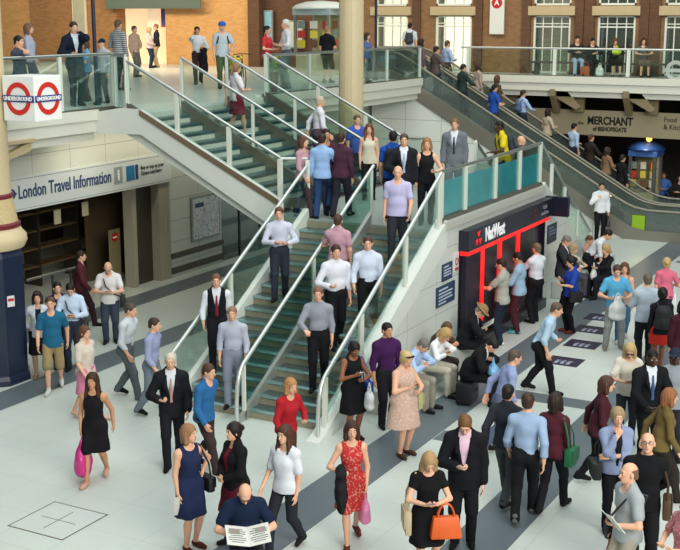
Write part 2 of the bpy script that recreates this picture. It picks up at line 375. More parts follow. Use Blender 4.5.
# ---------------------------------------------------------------- travel information fascia
t = thing('shop_sign', 'long white travel information sign over the dark shop front', 'sign', (LX, 21.5, 2.92))
b = MB(); b.box(LX, LX+0.06, 14, 24.87, 2.55, 3.3); loc(b.build('board', mat('sign_board', '#ccd2d0', 0.4, var=0.03), t), t)
b = MB(); b.box(LX+0.055, LX+0.064, 14, 24.87, 3.24, 3.255); b.box(LX+0.055, LX+0.064, 14, 24.87, 2.59, 2.6); loc(b.build('board_line', mat('grey_line', '#7c8586', 0.5), t), t)
MBL = mat('lettering_blue', '#223a66', 0.5)
text('London Travel Information', 0.42, (0.068, 19.33-21.5, 0.03), FX, MBL, t, align='LEFT', bold=0.004, sx=0.685)
b = MB(); b.ring((LX+0.066, 19.13, 2.95), (0,1,0), (0,0,1), 0.075, 0.12, 0.006); b.box(LX+0.064, LX+0.074, 18.98, 19.28, 2.925, 2.975)
loc(b.build('roundel_mark', MBL, t), t)
def sq(y0, y1, z0, z1, m, nm):
    b = MB(); b.box(LX+0.06, LX+0.07, y0, y1, z0, z1); return loc(b.build(nm, m, t), t)
sq(22.6, 22.9, 2.75, 3.15, mat('sign_grey', '#8d9695', 0.5), 'info_symbol')
text('i', 0.36, (0.075, 22.75-21.5, 0.03), FX, mat('sign_white', '#e4e6e2', 0.4), t, bold=0.01)
sq(23.06, 23.38, 2.77, 3.13, mat('card_blue', '#1e6ea0', 0.4), 'blue_square'); sq(23.42, 23.52, 2.77, 3.13, MBL, 'navy_square')
text('Buy or top up your\nOyster card here', 0.135, (0.068, 23.62-21.5, 0.04), FX, mat('lettering_grey', '#4a5054', 0.5), t, align='LEFT', sx=0.9)
# poster map on the tiled wall
t = thing('map_poster', 'framed tube map poster on the pale tiled wall', 'poster', (LX, 26.4, 1.4))
b = MB(); b.box(0.0, 0.05, -0.66, 0.66, -0.6, 0.6); b.build('poster_frame', mat('grey_frame', '#8b8f8c', 0.4, 0.5), t, bevel=0.01)
b = MB(); b.box(0.05, 0.055, -0.6, 0.6, -0.54, 0.54)
def poster_mat(name, seed):
    n = NB(name); co = n.coord(); mp = n.n('ShaderNodeMapping'); n.l(co, mp.inputs[0]); mp.inputs['Location'].default_value = (seed, seed, seed)
    v = n.n('ShaderNodeTexVoronoi'); n.l(mp.outputs[0], v.inputs[0]); v.inputs['Scale'].default_value = 7
    v2 = n.n('ShaderNodeTexVoronoi'); v2.feature = 'DISTANCE_TO_EDGE'; n.l(mp.outputs[0], v2.inputs[0]); v2.inputs['Scale'].default_value = 5
    hs = n.n('ShaderNodeHueSaturation'); n.l(v.outputs['Color'], hs.inputs['Color']); hs.inputs['Saturation'].default_value = 0.35
    c = n.mix(0.72, hs.outputs[0], lin('#c9cfcf')); n.l(n.mix(n.math('LESS_THAN', v2.outputs[0], 0.02), c, lin('#5b6c86')), n.p.inputs['Base Color']); return n.m
p = b.build('map_sheet', poster_mat('map_print', 3.1), t)
b = MB(); b.box(0.055, 0.058, -0.5, -0.1, 0.3, 0.42); b.build('map_heading', MBL, p)
# inside the travel shop
for k, (y, z, h) in enumerate(((21.5, 2.05, 0.34), (22.5, 2.1, 0.34))):
    t = thing('hanging_sign', ('small pale sign hanging in the dim shop, left of two', 'small pale sign hanging in the dim shop, right of two')[k], 'sign', (LX-0.8, y, z), 'hanging shop signs')
    b = MB(); b.box(-0.01, 0.01, -0.11, 0.11, -h/2, h/2); b.build('sign_panel', mat('dim_sign', '#b9b193', 0.6), t)
    b = MB(); b.tube([(0,-0.08,h/2),(0,-0.08,4.2-z)], 0.006, n=6); b.tube([(0,0.08,h/2),(0,0.08,4.2-z)], 0.006, n=6); b.build('wire', M_DSTEEL, t)
t = thing('no_entry_sign', 'small round red sign on a pale board in the dim shop', 'sign', (LX-0.7, 23.45, 1.25))
b = MB(); b.box(-0.02, 0, -0.22, 0.22, -1.25, 0.2); b.build('board', mat('dim_board', '#7e7654', 0.6), t)
b = MB(); b.ring((0.002,0,0), (0,1,0), (0,0,1), 0.0, 0.12, 0.01); b.build('red_disc', M_RED, t); b = MB(); b.box(0.012, 0.018, -0.08, 0.08, -0.018, 0.018); b.build('white_bar', MW, t)
t = thing('shelving', 'dark leaflet shelves along the back of the dim shop', 'shelf', (LX-2.6, 22, 0))
for z in (0.5, 0.95, 1.4, 1.85, 2.3): b = MB(); b.box(-0.2, 0.25, -4, 5, z, z+0.04); b.build('shelf_board', mat('shelf_wood', '#5b4a30', 0.6), t)
for y in np.arange(-4, 5.1, 1.5): b = MB(); b.box(-0.25, 0.28, y-0.03, y+0.03, 0, 2.6); b.build('upright', mat('shelf_dark', '#2c261d', 0.6), t)
t = thing('guard_rail', 'chrome guard rail standing in front of the dim shop', 'rail', (LX+0.4, 19.9, 0))
b = MB(); b.tube([(0,0,0),(0,0,1.08)], 0.025); b.build('post', M_DSTEEL, t); b = MB(); b.tube([(0,0.6,0),(0,0.6,1.08)], 0.025); b.build('post', M_DSTEEL, t)
b = MB(); b.tube([(0,-0.8,1.1),(0,1.0,1.1)], 0.03); b.build('top_rail', M_STEEL, t)

# ---------------------------------------------------------------- balustrades
def balustrade(label, pts, h=1.05, posts=None, glass_m=None, group='glass balustrades', rail_ext=(0,0), panel_gap=0.05, low=0.08, shoe=True, post_w=0.045, rail_m=None, name='glass_balustrade', drop=None):
    """pts: base polyline; one glass panel per segment piece between posts; posts: list of arclength fractions per segment"""
    pts = [Vector(p) for p in pts]; t = thing(name, label, 'railing', tuple(pts[0]), group); o0 = pts[0]
    for i in range(len(pts)-1):
        a, b_ = pts[i]-o0, pts[i+1]-o0; d = b_-a; hd = Vector((d.x, d.y, 0)).normalized(); nn = Vector((-hd.y, hd.x, 0))
        fr = posts[i] if posts else [0, 1]
        for j, f in enumerate(fr):
            if i > 0 and f == 0: continue
            c = a+d*f
            m = MB(); m.obox(c+Vector((0,0,h/2-0.02)), hd*post_w, nn*0.035, (0,0,h/2)); m.build('post', M_POST, t, bevel=0.008)
        for f0, f1 in zip(fr[:-1], fr[1:]):
            L = d.length; e = panel_gap/L; p0 = a+d*(f0+e); p1 = a+d*(f1-e); up0 = Vector((0,0,low)); up1 = Vector((0,0,h-0.06)); k = nn*0.006
            m = MB(); v = [p0+up0-k, p1+up0-k, p1+up1-k, p0+up1-k, p0+up0+k, p1+up0+k, p1+up1+k, p0+up1+k]
            m.add(v, [(0,1,2,3),(7,6,5,4),(0,4,5,1),(1,5,6,2),(2,6,7,3),(3,7,4,0)])
            g = glass_m[i] if isinstance(glass_m, list) else (glass_m or M_GLASS)
            m.build('glass_panel', g, t)
        if shoe:
            m = MB(); v = []
            for p in (a, b_):
                for s in (-1, 1):
                    for z in (-0.1, 0.09): v.append(p+nn*0.05*s+Vector((0,0,z)))
            m.add(v, [(0,1,3,2),(4,6,7,5),(0,4,5,1),(2,3,7,6),(0,2,6,4),(1,5,7,3)]); m.build('base_rail', M_SHOE, t)
    top = [p-o0+Vector((0,0,h)) for p in pts]
    d0 = (top[0]-top[1]).normalized(); d1 = (top[-1]-top[-2]).normalized()
    if rail_ext[0]: top.insert(0, top[0]+d0*rail_ext[0])
    if rail_ext[1]: top.append(top[-1]+d1*rail_ext[1])
    if drop:   # curved end down to the floor
        c = top[-1]; hd = Vector((d1.x, d1.y, 0)).normalized()
        for q in drop: top.append(c+hd*q[0]+Vector((0,0,q[1])))
    m = MB(); m.tube(top, 0.036, n=12); m.build('handrail', rail_m or M_STEEL, t, True)
    return t
M_RAILW = mat('pale_handrail', '#c9cfca', 0.3, 0.5)
balustrade('glass balustrade along the left deck edge behind the cube sign', [(DX, 13, ZU), (DX, 16.3, ZU), (DX, 19.62, ZU), (DX, 21.35, ZU)], 1.24, [[0, 1]]*3, rail_m=M_STEEL)
balustrade('short glass balustrade at the head of the upper stair, left end', [(DX, 21.35, ZU), (-16.5, DY, ZU)], 1.22, [[0.2, 1]])
# upper flight: nosing line from (-16.6, 4.65) down to (-12.9, 2.68)
UX0, UX1, ZL = -16.6, -12.9, 2.68
def upper(x, dz=0.0): return ZL+(x-UX1)*(ZU-ZL)/(UX0-UX1)+dz
UPY = ((DY, 'nearest'), (22.75, 'second'), (24.6, 'third'), (26.4, 'farthest'))
for y, w in UPY:
    k = 0.24 if y < 21 else 0.12
    balustrade('%s of four sloping glass balustrades on the upper stair' % w, [(UX0+0.12, y, ZU+(.14 if y < 21 else .06)), (UX1+0.25, y, ZL+k)], 1.06 if y > 21 else 0.98, [[0, .34, .68, 1] if y < 21 else ([0, .4, .75, 1] if y > 26 else [0, .5, 1])], rail_ext=(0.0, 0.0), group='upper stair balustrades', post_w=0.05 if y < 21 or y > 26 else 0.03, low=0.1)
t = thing('staircase', 'upper stair flight from the deck down to the landing', 'stairs', (UX0, DY, 0), 'stair flights')
n = 12; rh = (ZU-ZL)/n; tr = (UX1-UX0)/(n-1)
for k in range(n-1):
    z = ZU-rh*(k+1); x0 = UX0+tr*k; b = MB()
    b.box(x0, x0+tr+0.02, DY+.06, 26.4, z-0.06, z); b.box(x0+.002, x0+.014, DY+.06, 26.39, z, z+rh-0.05, 1); b.box(x0+tr-0.03, x0+tr+0.022, DY+.06, 26.4, z-0.055, z+0.004, 2)
    loc(b.build('step', [M_TREAD, M_RISER, mat('step_edge', '#2f4d52', 0.4)], t), t)
b = MB()
b.prism([(DX, ZU), (-16.6, ZU+.12), (-16.1, ZU+.1), (-12.6, 3.04), (-12.6, 2.42), (-13.0, 2.58), (-16.1, 4.22), (-16.7, 4.2), (DX, 4.2)], 1, DY-.08, DY+.05)
o = loc(b.build('stringer', M_WHITE, t), t); o['label'] = 'white outer stringer'
b = MB(); b.prism([(-16.1, ZU+.1), (-12.65, 3.06), (-12.65, 2.94), (-16.1, ZU-.02)], 1, DY-.11, DY-.08); loc(b.build('stringer_strip', mat('brown_strip', '#7d6a58', 0.4, 0.3), t), t)
b = MB()
b.prism([(UX0-.1, ZU-.1), (UX0, ZU-.22), (UX1, ZL-.18), (UX1, ZL-.34), (UX0, ZU-.45), (UX0-.1, ZU-.45)], 1, DY+.05, 26.4)
loc(b.build('soffit', M_WHITE, t), t)
b = MB()
for y in (22.75, 24.6, 26.4): b.prism([(UX0+.12, ZU+.16), (UX1, ZL+.3), (UX1, ZL-.3), (UX0+.12, ZU-.4)], 1, y-0.043, y+0.043)
loc(b.build('lane_upstand', mat('grey_upstand', '#5c6a64', 0.4, 0.3), t), t)

# landing block and bank wall
BX = -9.05; LY0, LY1 = 20.85, 26.5
M_BANKW = tile_mat('bank_wall_panel', '#cdd2cb', '#98a09a', 1, 1.3, 0.62, 0.014, 0.2, 0.25)
b = MB(); b.box(-12.9, BX-0.24, LY0+.04, LY1-.02, 2.48, ZL)
struct(b.build('floor_landing', mat('landing_floor', '#9aa39c', 0.5, var=0.1)), 'grey stair landing floor')
b = MB(); b.box(-12.8, -12.6, LY0, LY1, 0, 2.48); b.box(-12.6, BX-0.24, LY1-.2, LY1, 0, 2.48)
struct(b.build('wall_landing_left', M_WHITE), 'white wall below the landing')
b = MB()
b.prism([(16.2, 0), (30.9, 0), (30.9, 0.2), (26.7, 2.92), (26.55, 2.78), (20.9, 2.7), (16.5, 0.08)], 0, BX-0.22, BX)
struct(b.build('wall_bank', M_BANKW), 'white panelled wall below the landing with the cash machines')
b = MB(); b.box(BX-0.24, BX+0.05, 20.85, 26.6, 2.7, 2.86)
struct(b.build('trim_landing', mat('capping', '#b7b6ae', 0.4), bevel=0.01), 'grey capping under the landing glass')
balustrade('glass balustrade with teal film along the landing above the cash machines', [(BX-0.08, 20.85, ZL+0.16), (BX-0.08, 26.5, ZL+0.18)], 0.98, [[0, .21, .5, .76, 1]], None, group='landing balustrades', post_w=0.06)
t = bpy.data.objects['glass_balustrade.006'] if 'glass_balustrade.006' in bpy.data.objects else None
t = [o for o in bpy.data.objects if o.get('label', '').startswith('glass balustrade with teal film')][0]
fr = [0, .21, .5, .76, 1]
for f0, f1 in zip(fr[:-1], fr[1:]):
    b = MB(); b.box(-.03, -.02, 5.65*f0+.07, 5.65*f1-.07, .1, .78); b.build('teal_film', M_GLASSB, t)
# lower flight: nosing line from (20.85, 2.68) to (16.45, 0)
SY0, SY1 = 20.85, 16.45
def low_z(y): return max(0.0, min(ZL, (y-SY1)*ZL/(SY0-SY1)))
LXL, LXC, LXR = -12.15, -10.7, -9.05
t = thing('staircase', 'lower stair flight from the landing down to the concourse floor', 'stairs', (LXC, SY1, 0), 'stair flights')
n = 16; rh = ZL/n; tr = (SY0-SY1)/(n-1)
for k in range(n-1):
    z = ZL-rh*(k+1); y1 = SY0-tr*k; b = MB()
    b.box(LXL+0.06, LXR-0.2, y1-tr-0.02, y1, z-0.05, z); b.box(LXL+0.06, LXR-0.2, y1, y1+0.01, z, z+rh-0.04, 1)
    b.box(LXL+0.06, LXR-0.2, y1-tr-0.022, y1-tr+0.03, z-0.045, z+0.004, 2)
    loc(b.build('step', [M_TREAD2, M_RISER2, M_NOSE], t), t)
b = MB(); b.box(LXL+.06, LXR-.2, SY1-0.01, SY1, 0, rh-.04); loc(b.build('bottom_riser', M_RISER2, t), t)
for x, nm, wd in ((LXL, 'left', 0.12), (LXC, 'centre', 0.07), (LXR-0.1, 'right', 0.24)):
    b = MB(); e = 0.2
    b.prism([(SY0+.1, ZL+e), (SY1-.35, 0.06), (SY1-.55, 0.0), (SY1-.1, 0), (SY0+.1, ZL-.35)], 0, x-wd/2, x+wd/2)
    o = loc(b.build('stringer', M_WHITE if nm != 'centre' else mat('steel_stringer', '#a9aea8', 0.3, 0.6), t), t); o['label'] = '%s sloping stringer' % nm
b = MB(); b.prism([(SY0, ZL-.2), (SY1, 0), (SY0, 0)], 0, LXL+.1, LXR-.24); loc(b.build('stair_underside', M_WHITE, t), t)
dz = [(0.12, -0.12), (0.2, -0.34), (0.23, -0.66), (0.23, -0.96)]
balustrade('left glass balustrade of the lower stair', [(LXL, 21.1, ZL+.14), (LXL, 16.3, 0.0)], 1.0, [[0.02, .24, .62, 1]], group='lower stair balustrades', rail_m=M_RAILW, drop=dz, shoe=False, low=0.24, post_w=0.04)
balustrade('centre glass balustrade dividing the lower stair', [(LXC, 21.1, ZL+.14), (LXC, 16.3, 0.0)], 1.0, [[0.02, .5, 1]], glass('lane_glass', '#d9eee7', 0.03), group='lower stair balustrades', rail_m=M_RAILW, drop=dz, shoe=False, low=0.24, post_w=0.02)
balustrade('right glass balustrade of the lower stair beside the bank wall', [(LXR-.08, 20.85, ZL+.12), (LXR-.08, 16.3, 0.0)], 1.0, [[0.02, .34, .72, 1]], group='lower stair balustrades', rail_m=M_RAILW, drop=dz, shoe=False, low=0.24, post_w=0.05)
balustrade('short railing closing the left corner of the landing', [(-12.66, DY+.02, ZL+.3), (LXL, 21.0, ZL+.3)], 0.9, [[0, 1]], group='landing balustrades', rail_m=M_RAILW)
balustrade('glass balustrade of the back stair on the bank side', [(BX-.08, 26.55, ZL+.16), (BX-.08, 30.7, 0.12)], 1.0, [[.2, .45, .72, 1]], group='back stair balustrades')
balustrade('middle glass balustrade of the back stair', [(-10.75, 26.55, ZL+.12), (-10.75, 30.7, 0.12)], 1.0, [[0, .5, 1]], group='back stair balustrades')
balustrade('glass balustrade across the back edge of the landing', [(-12.8, 26.5, ZL), (-12.1, 26.5, ZL)], 1.12, [[0, 1]], group='landing balustrades')
t = thing('staircase', 'back stair flight falling away behind the landing', 'stairs', (-10.7, LY1, 0), 'stair flights')
for k in range(15):
    z = ZL-ZL/16*(k+1); y0 = LY1+.28*k; b = MB(); b.box(-12.1, BX-.24, y0, y0+.3, z-.05, z); b.box(-12.1, BX-.24, y0-.01, y0, z, z+.12, 1)
    loc(b.build('step', [M_TREAD2, M_RISER2], t), t)

# ---------------------------------------------------------------- cash machine front
t = thing('cash_machine_front', 'dark cash machine front with glowing red frame set in the white wall', 'cash machine', (BX, 24.1, 0))
def P(b, nm, m, par=None, **k): return loc(b.build(nm, m, par or t, **k), t)
M_GLOW = mat('red_glow', '#ff1f1a', 0.4, emit=0.9); M_DPUR = mat('dark_purple', '#1c1426', 0.35); M_PANEL = mat('machine_grey', '#3a3d42', 0.3, 0.3)
b = MB(); b.box(BX, BX+0.02, 21.6, 26.55, 0.05, 2.18); P(b, 'recess_back', M_DPUR)
b = MB(); b.box(BX, BX+0.22, 21.57, 26.66, 2.17, 2.58); P(b, 'fascia', mat('fascia_navy', '#171a2b', 0.35))
b = MB(); b.box(BX, BX+0.2, 22.45, 26.5, 0.0, 0.22); P(b, 'kick_base', mat('kick_plate', '#41434a', 0.35, 0.4), bevel=0.01)
b = MB(); b.box(BX, BX+0.14, 21.64, 22.42, 0.0, 2.1); P(b, 'side_panel', M_DPUR, bevel=0.01)
b = MB(); b.box(BX+0.02, BX+0.2, 21.6, 26.5, 2.08, 2.18); P(b, 'red_top_bar', M_GLOW)
for y in (22.48, 23.47, 24.58, 26.42):
    b = MB(); b.box(BX+0.02, BX+0.11, y+.02, y+(0.23 if y < 26 else 0.06), 0.22, 2.09); P(b, 'red_upright', M_GLOW if y < 26 else M_DPUR)
for y0, y1 in ((22.77, 23.45), (23.76, 24.56), (24.87, 25.8)):
    b = MB(); b.box(BX+0.02, BX+0.1, y0, y1, 0.22, 2.08); o = P(b, 'cash_machine', mat('machine_black', '#1d1e24', 0.3))
    m = (y0+y1)/2
    b = MB(); b.box(BX+0.1, BX+0.13, m-0.2, m+0.2, 1.2, 1.5); P(b, 'screen', mat('screen_blue', '#4c5f7a', 0.2, emit=0.12), o)
    b = MB(); b.box(BX+0.1, BX+0.3, m-0.26, m+0.26, 0.92, 1.0); P(b, 'keypad_shelf', M_PANEL, o, bevel=0.01)
    b = MB(); b.box(BX+0.1, BX+0.12, m-0.28, m+0.28, 1.62, 1.78); P(b, 'header_strip', mat('header_grey', '#8b9096', 0.4), o)
    b = MB()
    for i in range(3):
        for j in range(4): b.box(BX+0.2+0.02*j, BX+0.215+0.02*j, m-0.06+0.05*i, m-0.03+0.05*i, 1.0, 1.006)
    P(b, 'keypad', mat('key_grey', '#a9adb0', 0.4), o)
    b = MB(); b.box(BX+0.1, BX+0.115, m-0.3, m+0.3, 0.3, 0.8); P(b, 'lower_panel', M_PANEL, o)
MWT = mat('white_letter', '#eeeef0', 0.4, emit=0.25)
text('NatWest', 0.4, (0.235, 22.95-24.1, 2.37), FX, MWT, t, bold=0.008, sx=0.72)
def chevrons(c, s, u, n, m, par):
    c = Vector(c); u = Vector(u); w = Vector((0,0,1)); b = MB()
    for k in range(3):
        a = 2*math.pi*k/3+math.pi/2; d = u*math.cos(a)+w*math.sin(a); e = -u*math.sin(a)+w*math.cos(a)
        q = [c+d*s*.25+e*s*.0, c+d*s*.95+e*s*.42, c+d*s*.75+e*s*0, c+d*s*.95-e*s*.42]
        b.add([p+Vector(n)*h for h in (0.002, 0.016) for p in q], [(0,1,2,3)[::-1],(4,5,6,7),(0,1,5,4),(1,2,6,5),(2,3,7,6),(3,0,4,7)])
    return loc(b.build('red_logo', m, par), t)
chevrons((BX+0.222, 22.05, 2.37), 0.15, (0,1,0), (1,0,0), M_GLOW, t)
chevrons((BX+0.222, 25.35, 2.38), 0.12, (0,1,0), (1,0,0), mat('dim_red', '#8a1420', 0.4), t)
text('Cash\nmachines', 0.13, (0.235, 26.05-24.1, 2.38), FX, mat('dim_letter', '#85878f', 0.5), t)
b = MB(); b.box(BX+0.02, BX+0.58, 26.68, 26.8, 2.14, 2.6); o = P(b, 'projecting_sign', mat('fascia_navy', '#171a2b', 0.35), bevel=0.01)
chevrons((BX+0.4, 26.68, 2.37), 0.15, (1,0,0), (0,-1,0), M_GLOW, o)
# notices on the bank wall
def notice(label, y0, y1, z0, z1, m, lines, lm, head=None):
    t = thing('wall_notice', label, 'sign', (BX, (y0+y1)/2, z0), 'wall notices')
    b = MB(); b.box(0, 0.025, -(y1-y0)/2, (y1-y0)/2, 0, z1-z0); b.build('notice_board', m, t, bevel=0.006)
    b = MB()
    for (a, c, d, e) in lines: b.box(0.025, 0.029, a*(y1-y0)-(y1-y0)/2, c*(y1-y0)-(y1-y0)/2, d*(z1-z0), e*(z1-z0))
    if lines: b.build('print_lines', lm, t)
    return t
MNB = mat('notice_blue', '#1c3557', 0.4); MNW = mat('notice_print', '#b9c4d2', 0.5)
L4 = [(.1,.6,.78,.86),(.1,.85,.6,.67),(.1,.8,.44,.51),(.1,.85,.28,.35),(.1,.5,.12,.19)]
notice('small blue notice on the white wall left of the cash machines', 20.76, 21.24, 1.7, 2.04, MNB, L4[:4], MNW)
notice('large blue notice with white print on the wall beside the stair', 20.5, 21.38, 1.23, 1.63, MNB, L4, MNW)
notice('dark blue notice on the white wall right of the cash machines', 26.95, 27.6, 1.4, 1.85, mat('notice_dark', '#1a2438', 0.4), L4[:3], mat('notice_dimprint', '#6f7c92', 0.5))
t = notice('white notice with red prohibition circle beside the cash machines', 21.33, 21.54, 1.79, 2.17, mat('notice_white', '#d9d5d5', 0.5), [], None)
b = MB(); b.ring((0.03, 0, 0.2), (0,1,0), (0,0,1), 0.05, 0.075, 0.004); b.build('red_circle', M_RED, t)
b = MB(); b.box(0.025, 0.03, -0.08, 0.08, 0.02, 0.08); b.build('red_footer', M_RED, t)
b = MB(); b.box(BX+.005, BX+0.42, 17.6, 21.56, 0, 0.42); tag(b.build('ledge', mat('pale_ledge', '#b6bbb4', 0.5), bevel=0.02), 'low pale ledge along the white wall under the seated people', 'ledge')
b = MB(); b.box(BX+.005, BX+0.42, 27.4, 31.5, 0, 0.42); tag(b.build('ledge', mat('pale_ledge', '#b6bbb4', 0.5), bevel=0.02), 'low pale ledge behind the cash machines near the escalator', 'ledge')

# ---------------------------------------------------------------- escalators
ES = (5.6-0.9)/(17.62-9.4)
def esc_rail(x): return 5.6 if x < -17.62 else (0.9 if x > -9.4 else 5.6-(x+17.62)*ES)
def esc_tread(x): return max(0.06, min(ZU, esc_rail(x)-0.95))
def escalator(label, y0, y1):
    t = thing('escalator', label, 'escalator', (-14, y0, 0), 'escalators')
    X = [-19.4, -18.2, -17.8, -17.4]+list(np.linspace(-17.0, -10.0, 9))+[-9.6, -9.4, -9.0, -6.3]
    def sm(x):   # eased rail height
        return sum(esc_rail(x+d) for d in np.linspace(-0.45, 0.45, 9))/9
    for y in (y0, y1):
        pl = [(x, sm(x)) for x in X]
        b = MB(); n = len(pl)
        poly = [(x, z-0.06) for x, z in pl]+[(x, z-0.62) for x, z in pl[::-1]]
        v = [(x, y-0.008, z) for x, z in poly]+[(x, y+0.008, z) for x, z in poly]; f = []
        for i in range(n-1):
            j = 2*n-1-i; f += [(i, i+1, j-1, j), (2*n+i, 2*n+j, 2*n+j-1, 2*n+i+1), (i, 2*n+i, 2*n+i+1, i+1), (j, j-1, 2*n+j-1, 2*n+j)]
        b.add(v, f); P2(b, 'glass_side', M_GLASSE, t)
        b = MB(); b.tube([(X[0]-0.15, y, pl[0][1]-0.5), (X[0]-0.25, y, pl[0][1]-0.25), (X[0]-0.12, y, pl[0][1])]+[(x, y, z) for x, z in pl]+[(X[-1]+.15, y, .85), (X[-1]+.22, y, .6), (X[-1]+.12, y, .35)], 0.042, n=10)
        P2(b, 'moving_handrail', mat('handrail_rubber', '#878577', 0.35, 0.3), t, smooth=True)
        s = -1 if y == y0 else 1
        b = MB(); v = []; f = []
        for x, z in pl:
            for yy in (y-0.13*(s < 0)-0.02, y+0.13*(s > 0)+0.02):
                v += [(x, yy, z-0.6), (x, yy, max(0, z-1.1))]
        for i in range(n-1):
            q = 4*i; f += [(q, q+4, q+5, q+1), (q+2, q+3, q+7, q+6), (q, q+2, q+6, q+4), (q+1, q+5, q+7, q+3)]
        f += [(0, 1, 3, 2), (4*n-4, 4*n-2, 4*n-1, 4*n-3)]
        b.add(v, f); o = P2(b, 'side_cladding', mat('escalator_cladding', '#8d8a7e', 0.35, 0.45), t)
    # treads
    k = 0; x = -19.2; b = MB()
    while x < -6.5:
        z = esc_tread(x+0.2); b.box(x, x+0.4, y0+0.1, y1-0.1, z-0.28, z, 0); b.box(x+0.375, x+0.401, y0+0.1, y1-0.1, z-0.05, z+0.003, 1); x += 0.4
    P2(b, 'step_band', [mat('escalator_step', '#4b4f50', 0.4, 0.6), mat('step_yellow', '#7d8a8a', 0.4, 0.4)], t)
    return t
def P2(b, nm, m, t, **k): return loc(b.build(nm, m, t, **k), t)
escalator('nearest escalator climbing left from the concourse to the upper floor', 36.2, 37.4)
escalator('second escalator behind the nearest one', 37.75, 38.95)
b = MB(); b.box(-9.44, -9.05, 36.14, 36.17, 0.24, 0.76); b.box(-9.44, -9.05, 36.12, 36.14, 0.26, 0.74, 1)
tag(b.build('safety_panel', [mat('panel_back', '#6d7a30', 0.4), mat('lime_green', '#8fb51e', 0.5)]), 'lime green panel on the glass at the escalator foot', 'sign')
t = thing('departure_sign', 'small dark sign with yellow lettering on the white escalator wall', 'sign', (-17.9, 36.2, 2.97))
b = MB(); b.box(-0.38, 0.38, -0.02, 0.1, -0.2, 0.2); b.build('sign_case', M_BLACK, t, bevel=0.01)
text('WAY OUT', 0.17, (0, -0.025, 0), FY, mat('amber', '#c9a545', 0.5, emit=0.2), t, sx=0.8)

# ---------------------------------------------------------------- balcony rail, brackets, arcade
def bp(x): return (x, 39.45, ZU)
balustrade('long glass balustrade along the far balcony below the windows', [bp(-16.6), bp(-3.5)], 0.97, [[0.02, (16.6-13.2)/13.1, (16.6-10.7)/13.1, (16.6-8.2)/13.1, 1]], rail_m=M_RAILW, post_w=0.06)
balustrade('glass balustrade along the deck edge behind the cream column', [(-16.6, 26.45, ZU), (-16.6, 31.2, ZU), (-16.6, 36.0, ZU)], 1.06, [[0.04, .5, 1], [0, .5, 1]])
t = thing('glass_roundel', 'frosted ring emblem on the far balcony glass', 'sign', (-9.15, 39.4, 4.98))
b = MB(); b.ring((0,0,0), (1,0,0), (0,0,1), 0.2, 0.32, 0.008); b.build('frosted_ring', mat('frost', '#a9b2ac', 0.7), t); b = MB(); b.box(-0.38, 0.38, -0.012, 0, -0.06, 0.06); b.build('frosted_bar', mat('frost', '#a9b2ac', 0.7), t)
for k, x in enumerate((-15.6, -13.2, -10.7, -8.2)):
    b = MB(); b.prism([(39.3, 4.28), (39.3, 4.05), (39.8, 3.45), (39.95, 3.45), (39.95, 4.28)], 0, x-0.1, x+0.1)
    b.prism([(x-0.1, 4.28), (x+0.5, 4.2), (x+0.95, 3.7), (x+0.8, 3.6), (x-0.05, 4.05)], 1, 39.45, 39.55)
    b.box(x+0.55, x+0.95, 39.8, 39.98, 3.5, 4.28)
    tag(b.build('bracket', mat('bracket_paint', '#85775a', .6, var=.1), bevel=0.012), ('beige iron bracket under the balcony behind the escalator', 'beige iron bracket under the balcony left of the black lettered fascia', 'beige iron bracket under the balcony right of the black lettered fascia', 'beige iron bracket under the balcony at the far right')[k], 'bracket', 'iron brackets')
t = thing('pub_sign', 'beige fascia with black pub name lettering under the balcony', 'sign', (-11.36, 40.0, 3.15))
b = MB(); b.box(-5.2, 8, -0.05, 0.05, -0.42, 0.42); b.build('fascia_board', mat('fascia_beige', '#9c8f72', 0.6, var=0.06), t)
MK = mat('letter_black', '#15130f', 0.5)
text('MERCHANT', 0.37, (0, -0.06, 0.07), FY, MK, t, bold=0.012, sx=0.78)
text('of BISHOPSGATE', 0.2, (0, -0.06, -0.2), FY, MK, t, bold=0.006, sx=0.78)
text('the', 0.16, (-1.0, -0.06, -0.02), FY, MK, t)
text('Food\n& Kitchen', 0.24, (1.8, -0.06, 0.08), FY, MK, t, align='LEFT', sx=0.85)
def kiosk(label, loc_, s, h, cols):
    t = thing('kiosk', label, 'kiosk', loc_, 'kiosks')
    b = MB(); b.box(-s, s, -s, s, 0, 0.75); b.build('counter', mat('kiosk_cream', '#c8bd97', 0.5), t, bevel=0.02)
    for i, (x, y) in enumerate(((-s, -s), (s, -s), (-s, s), (s, s))):
        b = MB(); b.box(x-.05, x+.05, y-.05, y+.05, 0.75, h-.35); b.build('corner_post', M_STEEL, t)
    b = MB(); b.box(-s+.05, s-.05, s-.08, s-.03, 0.75, h-.4); b.build('back_panel', mat('kiosk_back', '#a89f7a', 0.6), t)
    rnd = random.Random(5); pal = ['#c7b42d', '#dad6c4', '#6b4a32', '#b23a2c', '#e2ddcb', '#d9c84c', '#7b8b84']
    for side in range(2):
        for i in range(3):
            for j in range(3):
                x = -s*.75+s*.75*i; z = 0.95+(h-1.5)/3*j
                b = MB()
                if side == 0: b.box(x-s*.22, x+s*.22, -s+.12, -s+.15, z, z+(h-1.6)/3.4)
                else: b.box(s-.12, s-.09, x-s*.22, x+s*.22, z, z+(h-1.6)/3.4)
                b.build('magazine_panel', mat('mag_'+pal[(i*2+j*3+side) % 7][1:], pal[(i*2+j*3+side) % 7], 0.5), t)
    b = MB(); b.box(-s-.08, s+.08, -s-.08, s+.08, h-.42, h-.22); b.build('header', mat('kh_'+cols[0][1:], cols[0], 0.4), t, bevel=0.02)
    b = MB(); b.lathe((0,0,h-.22), [(s*1.5,0),(s*1.55,.05),(s*1.35,.16),(s*.8,.26),(0.05,.3)], 24); b.build('roof_dome', mat('kr_'+cols[1][1:], cols[1], 0.35), t, True)
    return t
